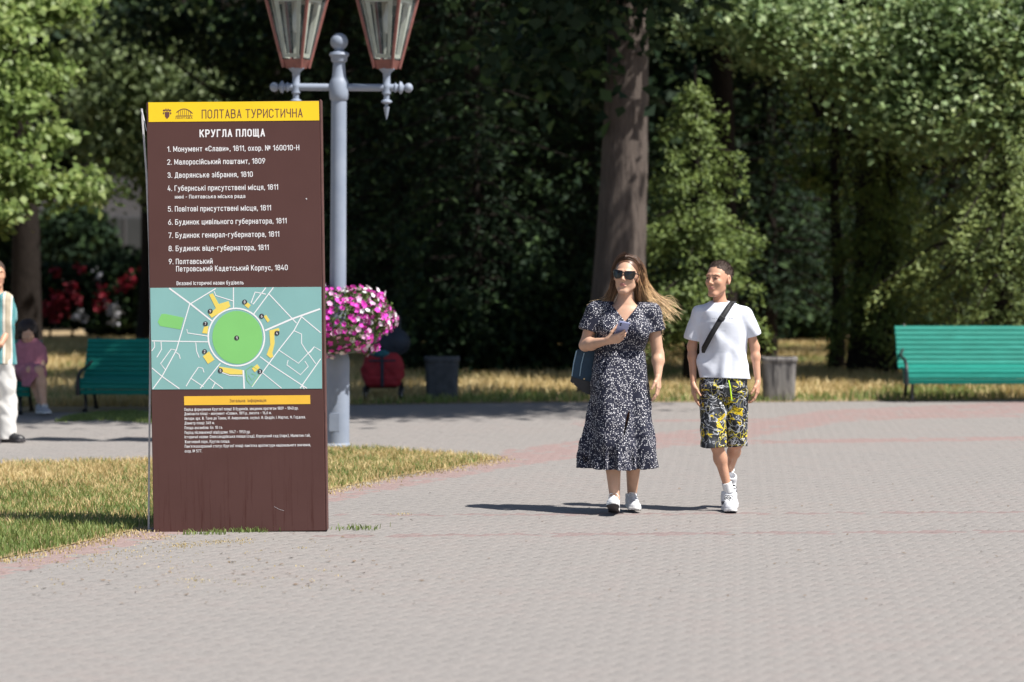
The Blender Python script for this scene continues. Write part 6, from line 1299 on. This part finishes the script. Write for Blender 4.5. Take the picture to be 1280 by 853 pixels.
v.loft([mz(455), mz(430), mz(400), mz(380), mz(372)], [W(-6, 0)[0]] * 5, [0] * 5, [.190, .182, .188, .17, .09], [.14, .135, .13, .11, .07], 0, lambda th, z: .006 * np.cos(6 * th + 8 * z))
v.cap(Jm['sr'] + [-.01, 0, 0], W(12, 397, .02), .072, .078, k=.03); v.cap(Jm['sl'] + [.01, 0, 0], W(-33, 398, .04), .072, .078, k=.03); v.cap(Jm['neck'] + [0, .01, -.02], Jm['sr'], .06, .065, k=.03); v.wrinkle(.005, 5, 3)
v.cap(W(-3, 372, -.02), W(-3, 345, -.04), .06, .065, k=.006, sub=True); v.build('striped_shirt', M_str, man)
v = Vol([W(-50, 0)[0], -.3, mz(550.5)], [W(40, 0)[0], .25, mz(440)], .006)
v.cap(W(-14, 455, 0), W(-15, 502, -.08), .10, .085, k=0); v.cap(W(-15, 502, -.08), W(-17, 548, -.14), .085, .080, k=.03); v.cap(W(5.5, 455, 0), W(8, 502, .04), .10, .088, k=.03); v.cap(W(8, 502, .04), W(8, 548, .03), .088, .082, k=.03); v.cap(W(-12, 448, 0), W(2, 448, 0), .12, .12, k=.04, sq=.85); v.wrinkle(.006, 5, 8)
v.F = np.maximum(v.F, mz(549) - v.ax[2][None, None, :]); v.build('trousers', mat('white_linen', (.66, .65, .63), .85, .05, 20, .4, .006), man)
shoe(man, W(2, 553.5, .05), 62, 0, 1.05, M_bagd, M_dsole, M_dsole, M_blk); shoe(man, W(-24, 553.5, -.14), 62, 0, 1.05, M_bagd, M_dsole, M_dsole, M_blk)

# ---------------------------------------------------------------- seated woman on the left bench
gs_ = G(36, 518); KS = FPX / gs_[1]
seat = thing('person', (gs_[0], gs_[1], 0), 'dark haired woman in a pink dress sitting on the left bench in the shade', 'person')
W = lambda px, py, y=0.0: np.array([(px - 34) / KS * 1.12, y - .10, (516 - py) / KS * 1.07 + .02])
RS = rot(10, 14, 0); sc2 = W(30, 424, .30)
Js = dict(head=sc2, neck=W(30, 438, .33), sl=W(17, 444, .34), sr=W(44, 444, .32), el=W(15, 468, .26), er=W(47, 466, .24), wl=W(28, 470, .08), wr=W(38, 468, .06),
          hl=W(24, 474, .26), hr=W(38, 474, .26), kl=W(40, 466, -.10), kr=W(50, 466, -.14), al=W(50, 503, -.10), ar=W(56, 507, -.20))
v = Vol([W(0, 0)[0], -.42, -.01], [W(74, 0)[0], .50, 1.32], .008)
body(v, Js, .98, 1.1, True); head(v, sc2, RS, 1.05, female=True); hand(v, Js['wl'], (.8, -.4, -.1), (0, 0, -1), (0, -1, 0), .9); hand(v, Js['wr'], (-.6, -.6, -.1), (0, 0, -1), (0, -1, 0), .9)
v.build('body', M_skin, seat)
v = Vol([W(0, 0)[0], -.30, .30], [W(75, 0)[0], .50, 1.0], .008); M_pd = mat('dusty_pink_fabric', (.40, .15, .20), .8, .15, 25, .4, .006)
v.cap(W(31, 446, .33), W(31, 470, .28), .165, .165, k=0, sq=.8); v.cap(W(24, 474, .24), W(40, 467, -.07), .105, .080, k=.04); v.cap(W(38, 474, .24), W(49, 468, -.10), .10, .082, k=.04); v.cap(W(46, 470, -.09), W(48, 484, -.13), .085, .09, k=.04); v.cap(W(38, 470, -.05), W(40, 488, -.08), .085, .09, k=.04)
v.cap(Js['sl'], W(16, 456, .32), .062, .066, k=.03); v.cap(Js['sr'], W(46, 456, .30), .062, .066, k=.03); v.wrinkle(.005, 5, 2); v.cap(W(30, 440, .30), W(30, 420, .28), .06, .07, k=.01, sub=True); v.build('pink_dress', M_pd, seat)
v = Vol(sc2 - [.17, .17, .17], sc2 + [.17, .17, .17], .006); LS_ = lambda x, y, z: sc2 + RS @ np.array([x, y, z])
v.ell(LS_(0, .03, .035), (.112, .115, .108), 0, RS); v.ell(LS_(0, .04, -.04), (.11, .09, .08), .03, RS); v.ell(LS_(0, -.105, -.03), (.056, .07, .075), .01, RS, sub=True); v.wrinkle(.005, 16, 4); v.build('hair', mat('dark_brown_hair', (.022, .013, .011), .6, .3, 60, .6, .006), seat)
M_gs = mat('grey_shoe', (.35, .36, .40), .6, .1, 20, .1)
shoe(seat, W(49, 516, -.09), 20, 0, .9, M_gs, M_sole, M_dsole, M_lace_w); shoe(seat, W(55, 516, -.18), 25, 0, .9, M_gs, M_sole, M_dsole, M_lace_w)
